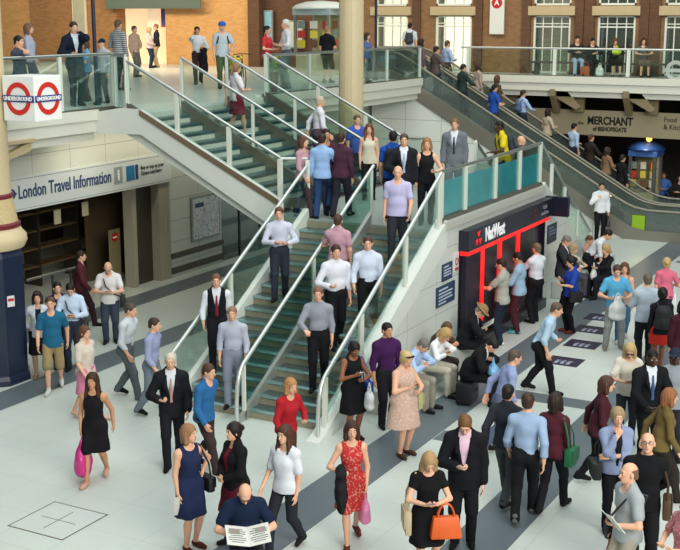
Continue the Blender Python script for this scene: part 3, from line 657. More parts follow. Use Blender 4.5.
kiosk('pale domed newspaper kiosk on the upper concourse beside the cream column', (-21.17, 37.6, ZU), 0.66, 2.48, ('#9fb0ae', '#cfd8d4'))
kiosk('blue topped magazine kiosk in the dark arcade behind the escalators', (-10.4, 41.2, 0), 0.42, 2.42, ('#3f66a8', '#2b4f94'))
t = thing('pendant_lamp', 'small glowing pendant lamp hanging in the dark arcade', 'lamp', (-10.25, 40.9, 2.6))
b = MB(); b.lathe((0,0,0), [(0.02,-.1),(0.09,-.05),(0.1,0.02),(0.04,0.1)], 16); b.build('bulb', mat('lamp_glow', '#ffb04a', 0.5, emit=3.0), t, True); b = MB(); b.tube([(0,0,.1),(0,0,1.4)], 0.008, n=6); b.build('cord', M_BLACK, t)
l = bpy.data.lights.new('pendant_light', 'POINT'); l.energy = 25; l.color = (1, .75, .45); l.shadow_soft_size = .1; lo = bpy.data.objects.new('pendant_light', l); COL.objects.link(lo); lo.location = (-10.25, 40.4, 2.55)
# posters and banners on the upper concourse
def poster(label, x0, x1, z0, z1, m, fm, name='wall_poster', y=FYW-0.14):
    t = thing(name, label, 'poster', ((x0+x1)/2, y, (z0+z1)/2), 'upper concourse posters')
    b = MB(); b.box(-(x1-x0)/2, (x1-x0)/2, -0.03, 0.06, -(z1-z0)/2, (z1-z0)/2); b.build('poster_frame', fm, t, bevel=0.01)
    b = MB(); b.box(-(x1-x0)/2+.06, (x1-x0)/2-.06, -0.036, -0.03, -(z1-z0)/2+.06, (z1-z0)/2-.06); b.build('poster_sheet', m, t); return t
poster('tall cream framed panel on the brick pier at upper left', -36.06, -35.3, 5.9, 7.9, mat('pale_panel', '#a9a893', 0.6, var=0.2, scale=5), M_CREAM, y=FYW-.2)
poster('blue poster in the dark recess beyond the red top', -26.36, -25.92, 5.5, 6.9, mat('poster_blue', '#7fb2c6', 0.5, var=0.2), mat('grey_frame', '#8b8f8c', 0.4), y=FYW+.1)
poster('pale poster behind the person with white hair', -25.3, -24.5, 5.4, 6.5, mat('poster_pale', '#c6c3ae', 0.5, var=0.15), mat('grey_frame', '#8b8f8c', 0.4), y=FYW+.1)
t = poster('tall white banner with red round badge on the brick pier', -16.52, -15.97, 6.03, 7.6, mat('banner_white', '#d7d9d4', 0.5), mat('banner_white', '#d7d9d4', 0.5), 'banner')
b = MB(); b.ring((0, -0.04, 0.33), (1,0,0), (0,0,1), 0, 0.2, 0.012); o = b.build('red_badge', M_RED, t)
text('A', 0.26, (0, -0.06, 0.33), FY, mat('sign_white', '#e4e6e2', 0.4), t, bold=0.006)
poster('red white and blue banner hanging inside the bright shop opening', -31.85, -31.4, 6.2, 7.0, mat('flag_blue', '#3353a8', 0.5), M_RED, 'banner', y=FYW+.6)
# floor stickers
for k, (x, y) in enumerate(((-7.03, 22.3), (-7.09, 23.7), (-7.3, 24.95), (-7.4, 26.1))):
    t = thing('floor_sticker', ('nearest', 'second nearest', 'third', 'farthest')[k]+' of four dark floor stickers in the queue', 'floor sticker', (x, y, 0.0), 'dark floor stickers')
    b = MB(); b.box(-0.34, 0.34, -0.3, 0.3, 0.0, 0.006); b.build('sticker_sheet', mat('sticker_dark', '#262238', 0.5), t)
    b = MB()
    for i, q in enumerate((-.12, 0.0, .12)): b.box(q-.04, q+.03, -.2, .05, .006, .008); b.box(q-.04, q+.05, -.02, .02, .006, .008)
    b.build('white_marks', mat('sticker_white', '#9aa0b2', 0.5), t)
t = thing('manhole_cover', 'square inset floor access cover with thin dark edges at lower left', 'manhole cover', (-10.67, 11.6, 0))
b = MB(); b.box(-.47, .47, -.46, .46, 0, .004); b.build('cover_plate', mat('cover_plate', '#c3cac5', 0.4, var=0.06), t)
b = MB()
for s in (-1, 1): b.box(-.48, .48, s*.46-.008, s*.46+.008, 0, .006); b.box(s*.47-.008, s*.47+.008, -.47, .47, 0, .006)
b.box(-.3, .3, -.006, .006, 0, .006); b.box(-.006, .006, -.3, .3, 0, .006); b.build('cover_edge', mat('cover_edge', '#5d574a', 0.5), t)
# balcony bench and flower pots
t = thing('bench', 'long dark bench on the far balcony under the windows', 'bench', (-11.5, 41.4, ZU))
b = MB(); b.box(-3.2, 4.5, -.22, .22, .4, .46); b.build('seat', mat('bench_wood', '#4c4338', 0.6), t)
for x in (-3, -1, 1, 3, 4.3): b = MB(); b.box(x-.04, x+.04, -.2, .2, 0, .4); b.build('leg', M_DSTEEL, t)
def flowers(label, x, y):
    t = thing('flower_bucket', label, 'flowers', (x, y, ZU), 'flower buckets')
    b = MB(); b.lathe((0,0,0), [(0.09,0),(0.12,0.3),(0.13,0.55),(0.11,0.55)], 16); b.build('bucket', M_MAROON, t, True)
    rnd = random.Random(int(x*100)); b = MB(); c = MB()
    for i in range(46):
        a = rnd.uniform(0, 6.28); r = rnd.uniform(.03, .22); z = .85+rnd.uniform(-.22, .2)-r*.5
        p = (r*math.cos(a), r*math.sin(a), z)
        b.tube([(p[0]*.3, p[1]*.3, .5), p], .006, n=4)
        q = c if i % 3 == 0 else b; s = rnd.uniform(.03, .055)
        q.lathe(p, [(.005,-s),(s,0),(.005,s*.6)], 6)
    b.build('leaves', mat('leaf_green', '#6f8a2e', 0.6), t); c.build('blooms', mat('bloom_yellow', '#d8cf3a', 0.6), t)
flowers('bucket of yellow flowers on the deck in front of the helmeted cyclist', -18.0, 27.3)
flowers('bucket of yellow flowers on the deck below the red top', -17.6, 28.6)
# ---------------------------------------------------------------- people: implicit surfaces meshed on a grid
def nets(F, lo, h):
    s = F < 0
    c = np.zeros(tuple(d-1 for d in F.shape), np.int8); N = F.shape
    offs = [(i, j, k) for i in (0, 1) for j in (0, 1) for k in (0, 1)]
    for o in offs: c += s[o[0]:N[0]-1+o[0], o[1]:N[1]-1+o[1], o[2]:N[2]-1+o[2]]
    I = np.argwhere((c > 0) & (c < 8))
    if not len(I): return np.zeros((0, 3)), np.zeros((0, 4), int)
    acc = np.zeros((len(I), 3)); cnt = np.zeros(len(I))
    for a in offs:
        for ax in range(3):
            if a[ax]: continue
            b = list(a); b[ax] = 1
            f0 = F[I[:, 0]+a[0], I[:, 1]+a[1], I[:, 2]+a[2]]; f1 = F[I[:, 0]+b[0], I[:, 1]+b[1], I[:, 2]+b[2]]
            m = (f0 < 0) != (f1 < 0); t = np.where(m, f0/np.where(m, f0-f1, 1), 0)
            p = np.tile(np.array(a, float), (len(I), 1)); p[:, ax] = t
            acc[m] += p[m]; cnt[m] += 1
    V = lo+h*(I+acc/cnt[:, None])
    idx = -np.ones(c.shape, np.int64); idx[I[:, 0], I[:, 1], I[:, 2]] = np.arange(len(I))
    Q = []
    for ax in range(3):
        sl0 = [slice(None)]*3; sl1 = [slice(None)]*3; sl0[ax] = slice(0, -1); sl1[ax] = slice(1, None)
        a, b = s[tuple(sl0)], s[tuple(sl1)]; E = np.argwhere(a != b); u, w = (ax+1) % 3, (ax+2) % 3
        E = E[(E[:, u] > 0) & (E[:, w] > 0) & (E[:, u] < N[u]-1) & (E[:, w] < N[w]-1)]
        if not len(E): continue
        def ix(du, dw):
            e = E.copy(); e[:, u] -= du; e[:, w] -= dw; return idx[e[:, 0], e[:, 1], e[:, 2]]
        q = np.stack([ix(1, 1), ix(0, 1), ix(0, 0), ix(1, 0)], 1); fl = ~a[E[:, 0], E[:, 1], E[:, 2]]
        q[fl] = q[fl][:, ::-1]; Q.append(q)
    return V, np.concatenate(Q)
class Field:
    def __init__(s, prims, h, pad=0.03):
        lo = np.min([p.lo for p in prims], 0)-pad; hi = np.max([p.hi for p in prims], 0)+pad
        s.h = h; s.lo = lo; n = np.ceil((hi-lo)/h).astype(int)+1
        s.ax = [lo[i]+h*np.arange(n[i]) for i in range(3)]; s.F = np.full(tuple(n), 0.25)
        for p in prims: s.add(p)
    def sl(s, p, m):
        r = []
        for i in range(3):
            a = max(0, int((p.lo[i]-m-s.lo[i])/s.h)); b = min(s.F.shape[i], int((p.hi[i]+m-s.lo[i])/s.h)+2); r.append(slice(a, max(a, b)))
        return tuple(r)
    def pts(s, q=(slice(None),)*3): return s.ax[0][q[0]][:, None, None], s.ax[1][q[1]][None, :, None], s.ax[2][q[2]][None, None, :]
    def add(s, p, k=None):
        q = s.sl(p, 0.07); k = p.k if k is None else k
        if any(i.stop <= i.start for i in q): return
        d = p.d(*s.pts(q)); f = s.F[q]; e = np.maximum(k-np.abs(f-d), 0)/k; s.F[q] = np.minimum(f, d)-e*e*k*0.25
    def sub(s, p, k=0.012):
        q = s.sl(p, 0.05)
        if any(i.stop <= i.start for i in q): return
        d = -p.d(*s.pts(q)); f = s.F[q]; e = np.maximum(k-np.abs(f-d), 0)/k; s.F[q] = np.maximum(f, d)+e*e*k*0.25
    def clip(s, fn): s.F = np.maximum(s.F, fn(*s.pts()))
    def noise(s, amp, seed, f=26):
        x, y, z = s.pts(); r = random.Random(seed); a, b, c = [r.uniform(0, 6) for _ in range(3)]
        s.F = s.F+amp*(np.sin(f*x+a+9*z)*np.sin(f*.8*y+b)+0.8*np.sin(f*.9*z+c+7*x-11*y))
    def mesh(s): return nets(s.F, s.lo, s.h)
class Cone:
    def __init__(s, a, b, ra, rb, k=0.03, flat=None):
        s.a = np.array(a, float); s.b = np.array(b, float); s.ra, s.rb, s.k, s.flat = ra, rb, k, flat
        s.lo = np.minimum(s.a-ra, s.b-rb); s.hi = np.maximum(s.a+ra, s.b+rb)
    def off(s, o, e=None): return Cone(s.a, s.b, s.ra+o, s.rb+(o if e is None else e), s.k, s.flat)
    def d(s, x, y, z):
        ba = s.b-s.a; L = max(ba.dot(ba), 1e-9)
        px, py, pz = x-s.a[0], y-s.a[1], z-s.a[2]
        t = np.clip((px*ba[0]+py*ba[1]+pz*ba[2])/L, 0, 1); qx, qy, qz = px-t*ba[0], py-t*ba[1], pz-t*ba[2]
        if s.flat is not None:
            n, f = s.flat; w = (qx*n[0]+qy*n[1]+qz*n[2])*(f-1); qx, qy, qz = qx+n[0]*w, qy+n[1]*w, qz+n[2]*w
        return (np.sqrt(qx*qx+qy*qy+qz*qz)-(s.ra+(s.rb-s.ra)*t))/(s.flat[1]**0.5 if s.flat is not None else 1)
class Ell:
    def __init__(s, c, r, R=None, k=0.03):
        s.c = np.array(c, float); s.r = np.array(r, float); s.R = np.eye(3) if R is None else np.array(R); s.k = k
        e = np.abs(s.R)@s.r; s.lo = s.c-e; s.hi = s.c+e
    def off(s, o, e=None): return Ell(s.c, s.r+o, s.R, s.k)
    def d(s, x, y, z):
        px, py, pz = x-s.c[0], y-s.c[1], z-s.c[2]; R = s.R
        u = [(px*R[0, i]+py*R[1, i]+pz*R[2, i])/s.r[i] for i in range(3)]
        k0 = np.sqrt(u[0]**2+u[1]**2+u[2]**2); k1 = np.sqrt((u[0]/s.r[0])**2+(u[1]/s.r[1])**2+(u[2]/s.r[2])**2)+1e-9
        return k0*(k0-1)/k1
def rx(a): a = math.radians(a); c, s = math.cos(a), math.sin(a); return np.array([[1,0,0],[0,c,-s],[0,s,c]])
def ry(a): a = math.radians(a); c, s = math.cos(a), math.sin(a); return np.array([[c,0,s],[0,1,0],[-s,0,c]])
def rz(a): a = math.radians(a); c, s = math.cos(a), math.sin(a); return np.array([[c,-s,0],[s,c,0],[0,0,1]])
def unit(v): return v/(np.linalg.norm(v)+1e-9)
def ik(a, t, l1, l2, hint):
    d = t-a; L = np.linalg.norm(d); m = (l1+l2)*0.998
    if L > m: t = a+d*m/L; d = t-a; L = m
    L = max(L, abs(l1-l2)+.02); x = (l1*l1-l2*l2+L*L)/(2*L); hgt = math.sqrt(max(0, l1*l1-x*x)); u = unit(d)
    w = hint-u*hint.dot(u); return a+u*x+unit(w)*hgt, t
def mk(name, parts, parent, scale=1.0):
    """parts: list of (V, Q, material); one mesh object"""
    mats = []; vs = []; qs = []; mi = []; k = 0
    for V, Q, m in parts:
        if not len(Q): continue
        if m not in mats: mats.append(m)
        vs.append(V); qs.append(Q+k); mi.append(np.full(len(Q), mats.index(m))); k += len(V)
    V = np.concatenate(vs)*scale; Q = np.concatenate(qs); mi = np.concatenate(mi)
    me = bpy.data.meshes.new(name); me.vertices.add(len(V)); me.vertices.foreach_set('co', V.astype(np.float32).ravel())
    me.loops.add(Q.size); me.loops.foreach_set('vertex_index', Q.astype(np.int32).ravel()); me.polygons.add(len(Q))
    me.polygons.foreach_set('loop_start', np.arange(0, Q.size, 4, dtype=np.int32)); me.polygons.foreach_set('loop_total', np.full(len(Q), 4, np.int32))
    for m in mats: me.materials.append(m)
    me.polygons.foreach_set('material_index', mi.astype(np.int32)); me.polygons.foreach_set('use_smooth', np.ones(len(Q), bool)); me.update()
    o = bpy.data.objects.new(name, me); COL.objects.link(o); o.parent = parent; return o
SKIN = ['#dba98c', '#c48e6b', '#84543a', '#4b3022']
def skin(i): return mat('skin_%d' % i, SKIN[i], 0.5, spec=0.35)
def patterned(c):
    n = NB('cloth_pattern'+c.strip('#')); o = n.coord()
    if c == '#5b5f66': n.l(n.mix(n.line(n.xyz(o)[2], .055, .024), lin(c), lin('#b4b6b4')), n.p.inputs['Base Color'])
    else:
        k = {'#b3201f': (38, .58, '#d8b9a8'), '#c4a394': (30, .55, '#dccbbb'), '#33384a': (40, .55, '#6c7080'), '#a8616a': (36, .55, '#d3b6b0')}[c]
        n.l(n.mix(n.math('MULTIPLY', n.math('GREATER_THAN', n.noise(o, k[0], 2), k[1]), .42), lin(c), lin(k[2])), n.p.inputs['Base Color'])
    n.p.inputs['Roughness'].default_value = .85; _M['cloth_'+c.strip('#')] = n.m; return n.m
def cloth(c, var=0.10):
    if c in ('#b3201f', '#c4a394', '#33384a', '#5b5f66', '#a8616a') and 'cloth_'+c.strip('#') not in _M: return patterned(c)
    return mat('cloth_'+c.strip('#'), c, 0.85, var=var, scale=14, spec=0.2)
M_LIP = [mat('lips_%d' % i, c, 0.5) for i, c in enumerate(('#b06a60', '#9c5d4c', '#6a3b30', '#3e2420'))]
M_EYEW = mat('eye_white', '#d8d4cc', 0.4); M_IRIS = mat('iris_dark', '#2a2019', 0.3)
HAIRM = lambda c: mat('hair_'+c.strip('#'), c, 0.55, var=0.25, scale=40, spec=0.3)
# wrist targets for a right arm (x outward), elbow hint, palm-normal, finger curl
ARMS = {'down': ((.24,.04,.84), (.3,-.6,0), (-1,.1,0), 25), 'phone': ((.07,.27,1.12), (.9,-.2,-.7), (-.3,-.5,.8), 55), 'phoneup': ((.08,.26,1.22), (.8,-.1,-.9), (-.4,-.6,.6), 60),
 'clasp': ((.05,.2,1.02), (.9,-.4,-.3), (-.2,-1,.1), 45), 'hip': ((.2,.0,1.02), (1,-.5,.3), (-1,.2,0), 30), 'mouth': ((.03,.2,1.42), (.5,.3,-1), (0,-1,.2), 60), 'ear': ((.11,.06,1.52), (.5,.55,-1), (-1,0,.2), 70),
 'cross': ((-.12,.2,1.13), (.9,.1,-.5), (0,-1,0), 30), 'back': ((.05,-.19,.98), (1,-.2,.2), (0,1,0), 35), 'fwd': ((.24,.2,.90), (.3,-.7,0), (-1,0,0), 30), 'rear': ((.25,-.17,.88), (.3,-.7,0), (-1,0,0), 30),
 'bag': ((.23,.08,.86), (.4,-.7,0), (-1,0,0), 75), 'carry': ((.17,.24,1.1), (.7,-.4,-.6), (-.3,-.2,.9), 65), 'rail': ((.2,.36,1.08), (.6,-.2,-.6), (0,-.2,-1), 50), 'lap': ((.09,.36,.80), (.9,-.3,0), (-.2,-.3,.9), 55),
 'read': ((.15,.31,.98), (.9,-.3,-.4), (-.6,-.2,.7), 60), 'hold': ((.15,.33,1.2), (.9,-.3,-.6), (-.6,-.2,.7), 60), 'atm': ((.1,.42,1.14), (.7,-.3,-.6), (0,.1,-1), 30), 'knee': ((.16,.34,.72), (.9,-.2,.2), (0,0,-1), 30), 'strap': ((.1,.13,1.3), (.9,0,-.6), (-.6,-.6,.2), 70)}
def hand_mesh(wr, d, pn, side, curl, h, scale):
    d = unit(d); pn = unit(pn-d*pn.dot(d)); t = np.cross(d, pn)*(1 if side > 0 else -1); pr = []
    P = lambda a, b, c: wr+(d*a+t*b+pn*c)*scale
    fl = (pn, 1.7)
    for q in (-.022, 0, .022): pr.append(Cone(P(-.01, q*.6, 0), P(.085, q*1.15, 0), .026*scale, .021*scale, .012*scale, fl))
    for b, L in ((.031, .072), (.0105, .08), (-.0105, .075), (-.031, .06)):
        c1 = math.radians(curl*.7); c2 = math.radians(curl*1.5); a0 = P(.088, b, 0)
        e1 = d*math.cos(c1)+pn*math.sin(c1)+t*b*1.2; e2 = d*math.cos(c2)+pn*math.sin(c2)+t*b*.6
        a1 = a0+e1*L*.55*scale; a2 = a1+e2*L*.5*scale
        pr += [Cone(a0, a1, .0098*scale, .0088*scale, .003), Cone(a1, a2, .0088*scale, .0074*scale, .003)]
    a0 = P(.02, .028, .004); a1 = a0+(d*.75+t*.6+pn*.25)*.045*scale; a2 = a1+(d*.95+t*.05+pn*.3)*.032*scale
    pr += [Cone(a0, a1, .0135*scale, .0105*scale, .006), Cone(a1, a2, .0105*scale, .0085*scale, .004)]
    return Field(pr, h, .012).mesh(), P(.09, 0, .022)
def sphere(c, r, n=8):
    c = np.array(c, float); V = []; Q = []
    for i in range(n+1):
        for j in range(n*2):
            a = math.pi*i/n; b = math.pi*j/n; V.append((c[0]+r[0]*math.sin(a)*math.cos(b), c[1]+r[1]*math.sin(a)*math.sin(b), c[2]+r[2]*math.cos(a)))
    for i in range(n):
        for j in range(n*2): Q.append((i*2*n+j, (i+1)*2*n+j, (i+1)*2*n+(j+1) % (2*n), i*2*n+(j+1) % (2*n)))
    return np.array(V), np.array(Q)
NP = [0]
def person(label, group, x, y, z0, heading, h=1.75, sex='m', arms='down,down', legs='stand', lean=0, hp=0, hy=0, top=('tee', '#888'), bot=('trousers', '#222'), hair=('short', '#2b2019'), shoes='#1a1a1a',
           sk=0, fat=0.0, inner='#d8dadf', tie=None, vox=0.014, glasses=None, cap=None, step=0.0, roll=0):
    NP[0] += 1; seed = NP[0]; s = h/1.75; fem = sex == 'f'; tt, tc = top; bt, bc = bot; extra = dict(glasses=glasses, cap=cap)
    w = 0.158 if fem else 0.18; g = 0.9 if fem else 1.0
    sit = legs == 'sit'; X = np.array([1., 0, 0]); Yf = np.array([0, 1., 0]); Z = np.array([0, 0, 1.])
    P = np.array([0, 0, .56 if sit else .945]); R = rx(-lean)@ry(roll); U = R@Z; F = R@Yf
    A = lambda a, b, c: P+R@np.array([a, b, c])
    if legs in ('walk', 'step', 'up'): P[2] -= .02
    NBs = A(0, -.01, .525); HR = rz(-hy)@rx(-lean*.6-hp); HC = NBs+(R@np.array([0, .0, .06]))+HR@np.array([0, .025, .105])
    # legs
    ank = {}; knee = {}; hip = {}; toe = {}
    for sd in (1, -1):
        hip[sd] = P+np.array([.088*sd, 0, -.03]); kh = Yf+X*.12*sd
        if sit: t = np.array([.13*sd, .44, .085]); kh = Yf*.4+Z
        elif legs == 'walk': t = np.array([.085*sd, .26*sd if True else 0, .085 if sd > 0 else .13])
        elif legs == 'walk2': t = np.array([.085*sd, -.26*sd, .085 if sd < 0 else .13])
        elif legs == 'step': t = np.array([.09*sd, .2*sd, .085-(.16 if sd > 0 else 0)])
        elif legs == 'up': t = np.array([.09*sd, .2*sd, .085+(.16 if sd > 0 else 0)])
        elif legs == 'wide': t = np.array([.16*sd, .03*sd, .085])
        else: t = np.array([.095*sd, .035*sd, .085])
        knee[sd], ank[sd] = ik(hip[sd], t, .44, .42, kh); td = np.array([.18*sd, 1, 0]); toe[sd] = ank[sd]+unit(td)*.165+Z*(-.055 if ank[sd][2] < .11 or sit else -.08)
    # arms
    an = [a.strip() for a in arms.split(',')]; sh = {}; elb = {}; wr = {}; hd = {}; hp_ = {}
    T = [];  base = 0.945
    for sd, nm in ((1, an[0]), (-1, an[1])):
        t, hint, pn, curl = ARMS[nm]; sh[sd] = A(w*sd, -.01, .438)
        tg = np.array([t[0]*sd*(w/.185 if nm in ('down', 'bag') else 1), t[1], t[2]-base+.0]); 
        if nm in ('lap', 'knee', 'rail', 'atm'): tg = np.array([t[0]*sd, t[1], t[2]-(0.0 if not sit else -.0)])-np.array([0, 0, P[2]]); tg = P+tg
        else: tg = A(*(tg+np.array([fat*.06*sd, fat*.05, 0])))
        elb[sd], wr[sd] = ik(sh[sd], tg, .30, .255, R@np.array([hint[0]*sd, hint[1], hint[2]]))
        hd[sd] = (R@np.array([pn[0]*sd, pn[1], pn[2]]), curl, nm)
    # body primitives
    f = 1+fat
    if fem:
        tor = [Ell(P+np.array([0, -.008, -.01]), (.17*f, .118*f, .13)), Ell(A(0, .0, .15), (.128*f, .098*f, .16), R), Ell(A(0, -.005, .33), (.14*f, .102*f, .17), R),
               Ell(A(.062, .07, .33), (.064, .056, .062), R, .07), Ell(A(-.062, .07, .33), (.064, .056, .062), R, .07), Ell(A(0, .05, .22), (.1, .07, .12), R, .07)]
    else:
        tor = [Ell(P+np.array([0, -.008, -.01]), (.16*f, .112*f, .13)), Ell(A(0, .0+fat*.06, .15), (.145*f, .108*f*(1+fat*.6), .17), R), Ell(A(0, -.005, .34), (.168*(1+fat*.5), .116*(1+fat*.5), .19), R)]
    tor += [Ell(P+np.array([.07, -.055, -.045]), (.088*f, .08*f, .095)), Ell(P+np.array([-.07, -.055, -.045]), (.088*f, .08*f, .095)),
            Cone(A(-w+.07, -.015, .44), A(w-.07, -.015, .44), .062*g, .062*g, .05), Cone(NBs+U*.025, A(w-.03, -.01, .445), .048*g, .046*g, .05), Cone(NBs+U*.025, A(-w+.03, -.01, .445), .048*g, .046*g, .05)]
    neck = Cone(NBs-U*.03, HC+HR@np.array([0, -.02, -.055]), .058*g, .051*g, .03)
    up = {sd: Cone(sh[sd], elb[sd], .056*g*(1+fat*.5), .042*g*(1+fat*.4), .035) for sd in (1, -1)}; fo = {sd: Cone(elb[sd], wr[sd], .042*g*(1+fat*.4), .0275*g, .02) for sd in (1, -1)}
    th = {sd: Cone(hip[sd], knee[sd], .088*(1+fat*.5), .057, .035) for sd in (1, -1)}; shn = {sd: Cone(knee[sd], ank[sd], .055, .036, .02) for sd in (1, -1)}
    calf = {sd: Cone(knee[sd]*.75+ank[sd]*.25+np.array([0, -.02, 0]), knee[sd]*.5+ank[sd]*.5+np.array([0, -.012, 0]), .05, .042, .03) for sd in (1, -1)}
    foot = {sd: Cone(ank[sd]+np.array([0, -.02, -.045]), toe[sd], .036, .027, .02) for sd in (1, -1)}
    for sd in (1, -1): tor.append(Ell(sh[sd], (.055*g, .056*g, .058*g), k=.05))
    SK = skin(sk); parts = []
    bp_ = tor+[neck, up[1], up[-1], fo[1], fo[-1]]+[q[sd] for q in (th, shn, calf, foot) for sd in (1, -1)]
    V, Q = Field(bp_, vox).mesh(); parts.append((V, Q, SK))
    # head
    hv = min(vox*.55, .009)
    hp2 = [Ell((0, -.012, .035), (.076, .094, .086), k=.03), Ell((0, .022, -.03), (.06, .07, .088), k=.03), Ell((0, .066, -.092), (.024, .02, .02), k=.03), Cone((0, .089, .012), (0, .112, -.03), .009, .013, .012),
           Ell((0, .086, -.062), (.024, .012, .012), k=.012), Ell((.078, -.005, -.008), (.011, .024, .033), rz(-18), k=.008), Ell((-.078, -.005, -.008), (.011, .024, .033), rz(18), k=.008), Cone((-.03, .08, .03), (.03, .08, .03), .014, .014, .015),
           Cone((0, -.03, -.04), (0, -.02, -.12), .056*g, .052*g, .03)]
    Fh = Field(hp2, hv, .02)
    for sd in (1, -1): Fh.sub(Ell((.031*sd, .098, .008), (.019, .015, .012)), .014)
    Vh, Qh = Fh.mesh(); tr = lambda V: V@HR.T+HC
    parts.append((tr(Vh), Qh, SK))
    for sd in (1, -1):
        v, q = sphere((.031*sd, .0835, .007), (.0135, .0115, .0105), 5); parts.append((tr(v), q, M_EYEW))
        v, q = sphere((.031*sd, .0915, .006), (.006, .0055, .0068), 4); parts.append((tr(v), q, M_IRIS))
        v, q = sphere((.031*sd, .0945, .029), (.018, .006, .0042), 4); parts.append((tr(v), q, HAIRM(hair[1] if hair[0] not in ('bald',) else '#5a4434')))
    v, q = sphere((0, .0965, -.061), (.022, .007, .0075), 5); parts.append((tr(v), q, M_LIP[sk]))
    hands = {}
    for sd in (1, -1):
        pn, curl, nm = hd[sd]; dd = unit(wr[sd]-elb[sd])
        if nm in ('phone', 'phoneup', 'clasp', 'read', 'carry', 'lap'): dd = unit(dd+np.array([-.5*sd, .25, .1]))
        (v, q), c = hand_mesh(wr[sd], dd, pn, sd, curl, min(.0065, vox*.5) if vox < .016 else .009, .95 if not fem else .88); parts.append((v, q, SK)); hands[sd] = c
    body = mk('person', parts, None, s); body.location = (x, y, z0); body.rotation_euler = (0, 0, math.radians(heading-90)); tag(body, label, 'person', group)
    sleeve = tt in ('shirt', 'jacket', 'cardigan', 'vest', 'overshirt', 'longsleeve')
    # lower garments
    hem = {'skirt': .50, 'short_skirt': .62, 'dress': .52, 'long_skirt': .30}.get(bt, .5)
    C2 = cloth(bc) if bc else None
    def skirt_prims(o):
        kz = P[2]; r1 = .235 if bt != 'short_skirt' else .21
        if sit: return [th[sd].off(o+.03, o+.05) for sd in (1, -1)]+[tor[0].off(o+.01)]+[Cone(knee[1], knee[-1], .09, .09, .05)]
        return [tor[0].off(o), Cone((P[0], P[1], kz+.02), (0, .0, hem), .155*f+o, r1*f, .03, (Yf, 1.3)), th[1].off(o+.015), th[-1].off(o+.015)]+([shn[1].off(o+.03), shn[-1].off(o+.03)] if bt == 'long_skirt' else [])
    if bt in ('trousers', 'shorts'):
        wide = .014 if not fem else .008
        pr = [tor[0].off(.014), tor[1].off(.008) if not fem else tor[1].off(.004)]+[t.off(.012) for t in tor if isinstance(t, Ell) and t.c[2] < P[2] and t is not tor[0]]
        for sd in (1, -1):
            pr.append(th[sd].off(wide, wide+.01))
            if bt == 'trousers': pr += [Cone(knee[sd], ank[sd]+np.array([0, .005, -.03]), .055+wide, .052+wide*.8, .02), calf[sd].off(wide)]
            else: pr.append(Cone(knee[sd]+(hip[sd]-knee[sd])*.3, knee[sd], .085, .088, .02))
        Fd = Field(pr, vox); Fd.noise(.0028, seed); wz = P[2]+(-.03 if tt in ('tee', 'polo', 'overshirt', 'longsleeve', 'vest_top', 'blouse', 'jacket', 'cardigan') and not sit else .1); Fd.clip(lambda a, b, c: c-wz+0*a+0*b)
        if bt == 'shorts':
            for sd in (1, -1): pass
        mk('trousers' if bt == 'trousers' else 'shorts', [(*Fd.mesh(), C2)], body, s)
    elif bt in ('skirt', 'short_skirt', 'long_skirt'):
        Fd = Field(skirt_prims(.014)+[tor[1].off(.008)], vox); Fd.noise(.004, seed, 30); wz = P[2]+.12
        Fd.clip(lambda a, b, c: np.maximum(c-wz, hem-c if not sit else -1+0*c)+0*a+0*b); mk('skirt', [(*Fd.mesh(), C2)], body, s)
    # tops
    def arm_prims(o, frac):
        r = []
        for sd in (1, -1):
            if frac <= 1: r.append(Cone(sh[sd], sh[sd]+(elb[sd]-sh[sd])*frac, up[sd].ra+o, up[sd].ra+(up[sd].rb-up[sd].ra)*frac+o+.008, .03))
            else:
                r += [up[sd].off(o, o+.004), Cone(elb[sd], elb[sd]+(wr[sd]-elb[sd])*(frac-1), up[sd].rb+o+.003, .036*g+o, .02)]
        return r
    C1 = cloth(tc)
    def topmesh(name, o, frac, hz, col, vneck=0, collar=False, neckcut=None, amp=.003, extra_prims=(), body_p=None):
        pr = [t.off(o) for t in tor]+list(extra_prims)
        if frac == 0: pr = [p for p in pr if not (isinstance(p, Ell) and abs(p.c[0]) > .12 and p.c[2] > P[2]+.3)]
        else: pr += arm_prims(o, frac)
        if collar: pr.append(Cone(NBs-U*.02, NBs+U*.035, .062*g+o, .058*g+o*.8, .01))
        Fd = Field(pr, vox); Fd.noise(amp, seed+3)
        if hz is not None: Fd.clip(lambda a, b, c: hz-c+0*a+0*b)
        if collar: zt = NBs+U*.045; Fd.clip(lambda a, b, c: ((a-zt[0])*U[0]+(b-zt[1])*U[1]+(c-zt[2])*U[2])-.0)
        if neckcut: Fd.sub(Ell(A(0, .05, .535), (neckcut, .1, .07), R), .01)
        if frac == 0:
            for sd in (1, -1): Fd.sub(Ell(sh[sd]+X*sd*.012, (.05, .095, .085)), .01)
        if vneck:
            Ri = R.T; zb = vneck
            def wedge(a, b, c):
                px, py, pz = a-P[0], b-P[1], c-P[2]
                lx = Ri[0, 0]*px+Ri[0, 1]*py+Ri[0, 2]*pz; ly = Ri[1, 0]*px+Ri[1, 1]*py+Ri[1, 2]*pz; lz = Ri[2, 0]*px+Ri[2, 1]*py+Ri[2, 2]*pz
                hw = .012+np.clip(lz-zb, 0, .33)*(.2 if zb > .1 else .12)
                return -np.maximum(np.abs(lx)-hw, np.maximum(-.02-ly*1.0+0*lz, zb-lz))
            Fd.clip(wedge)
        return mk(name, [(*Fd.mesh(), col)], body, s)
    hzt = P[2]-.1 if not sit else P[2]-.03; ex = [Cone(P+np.array([0, .0, .1]), P+np.array([0, .0, -.12 if not sit else .0]), (.155 if fem else .16)*f, (.2 if fem else .195)*f, .05, (Yf, 1.3))]
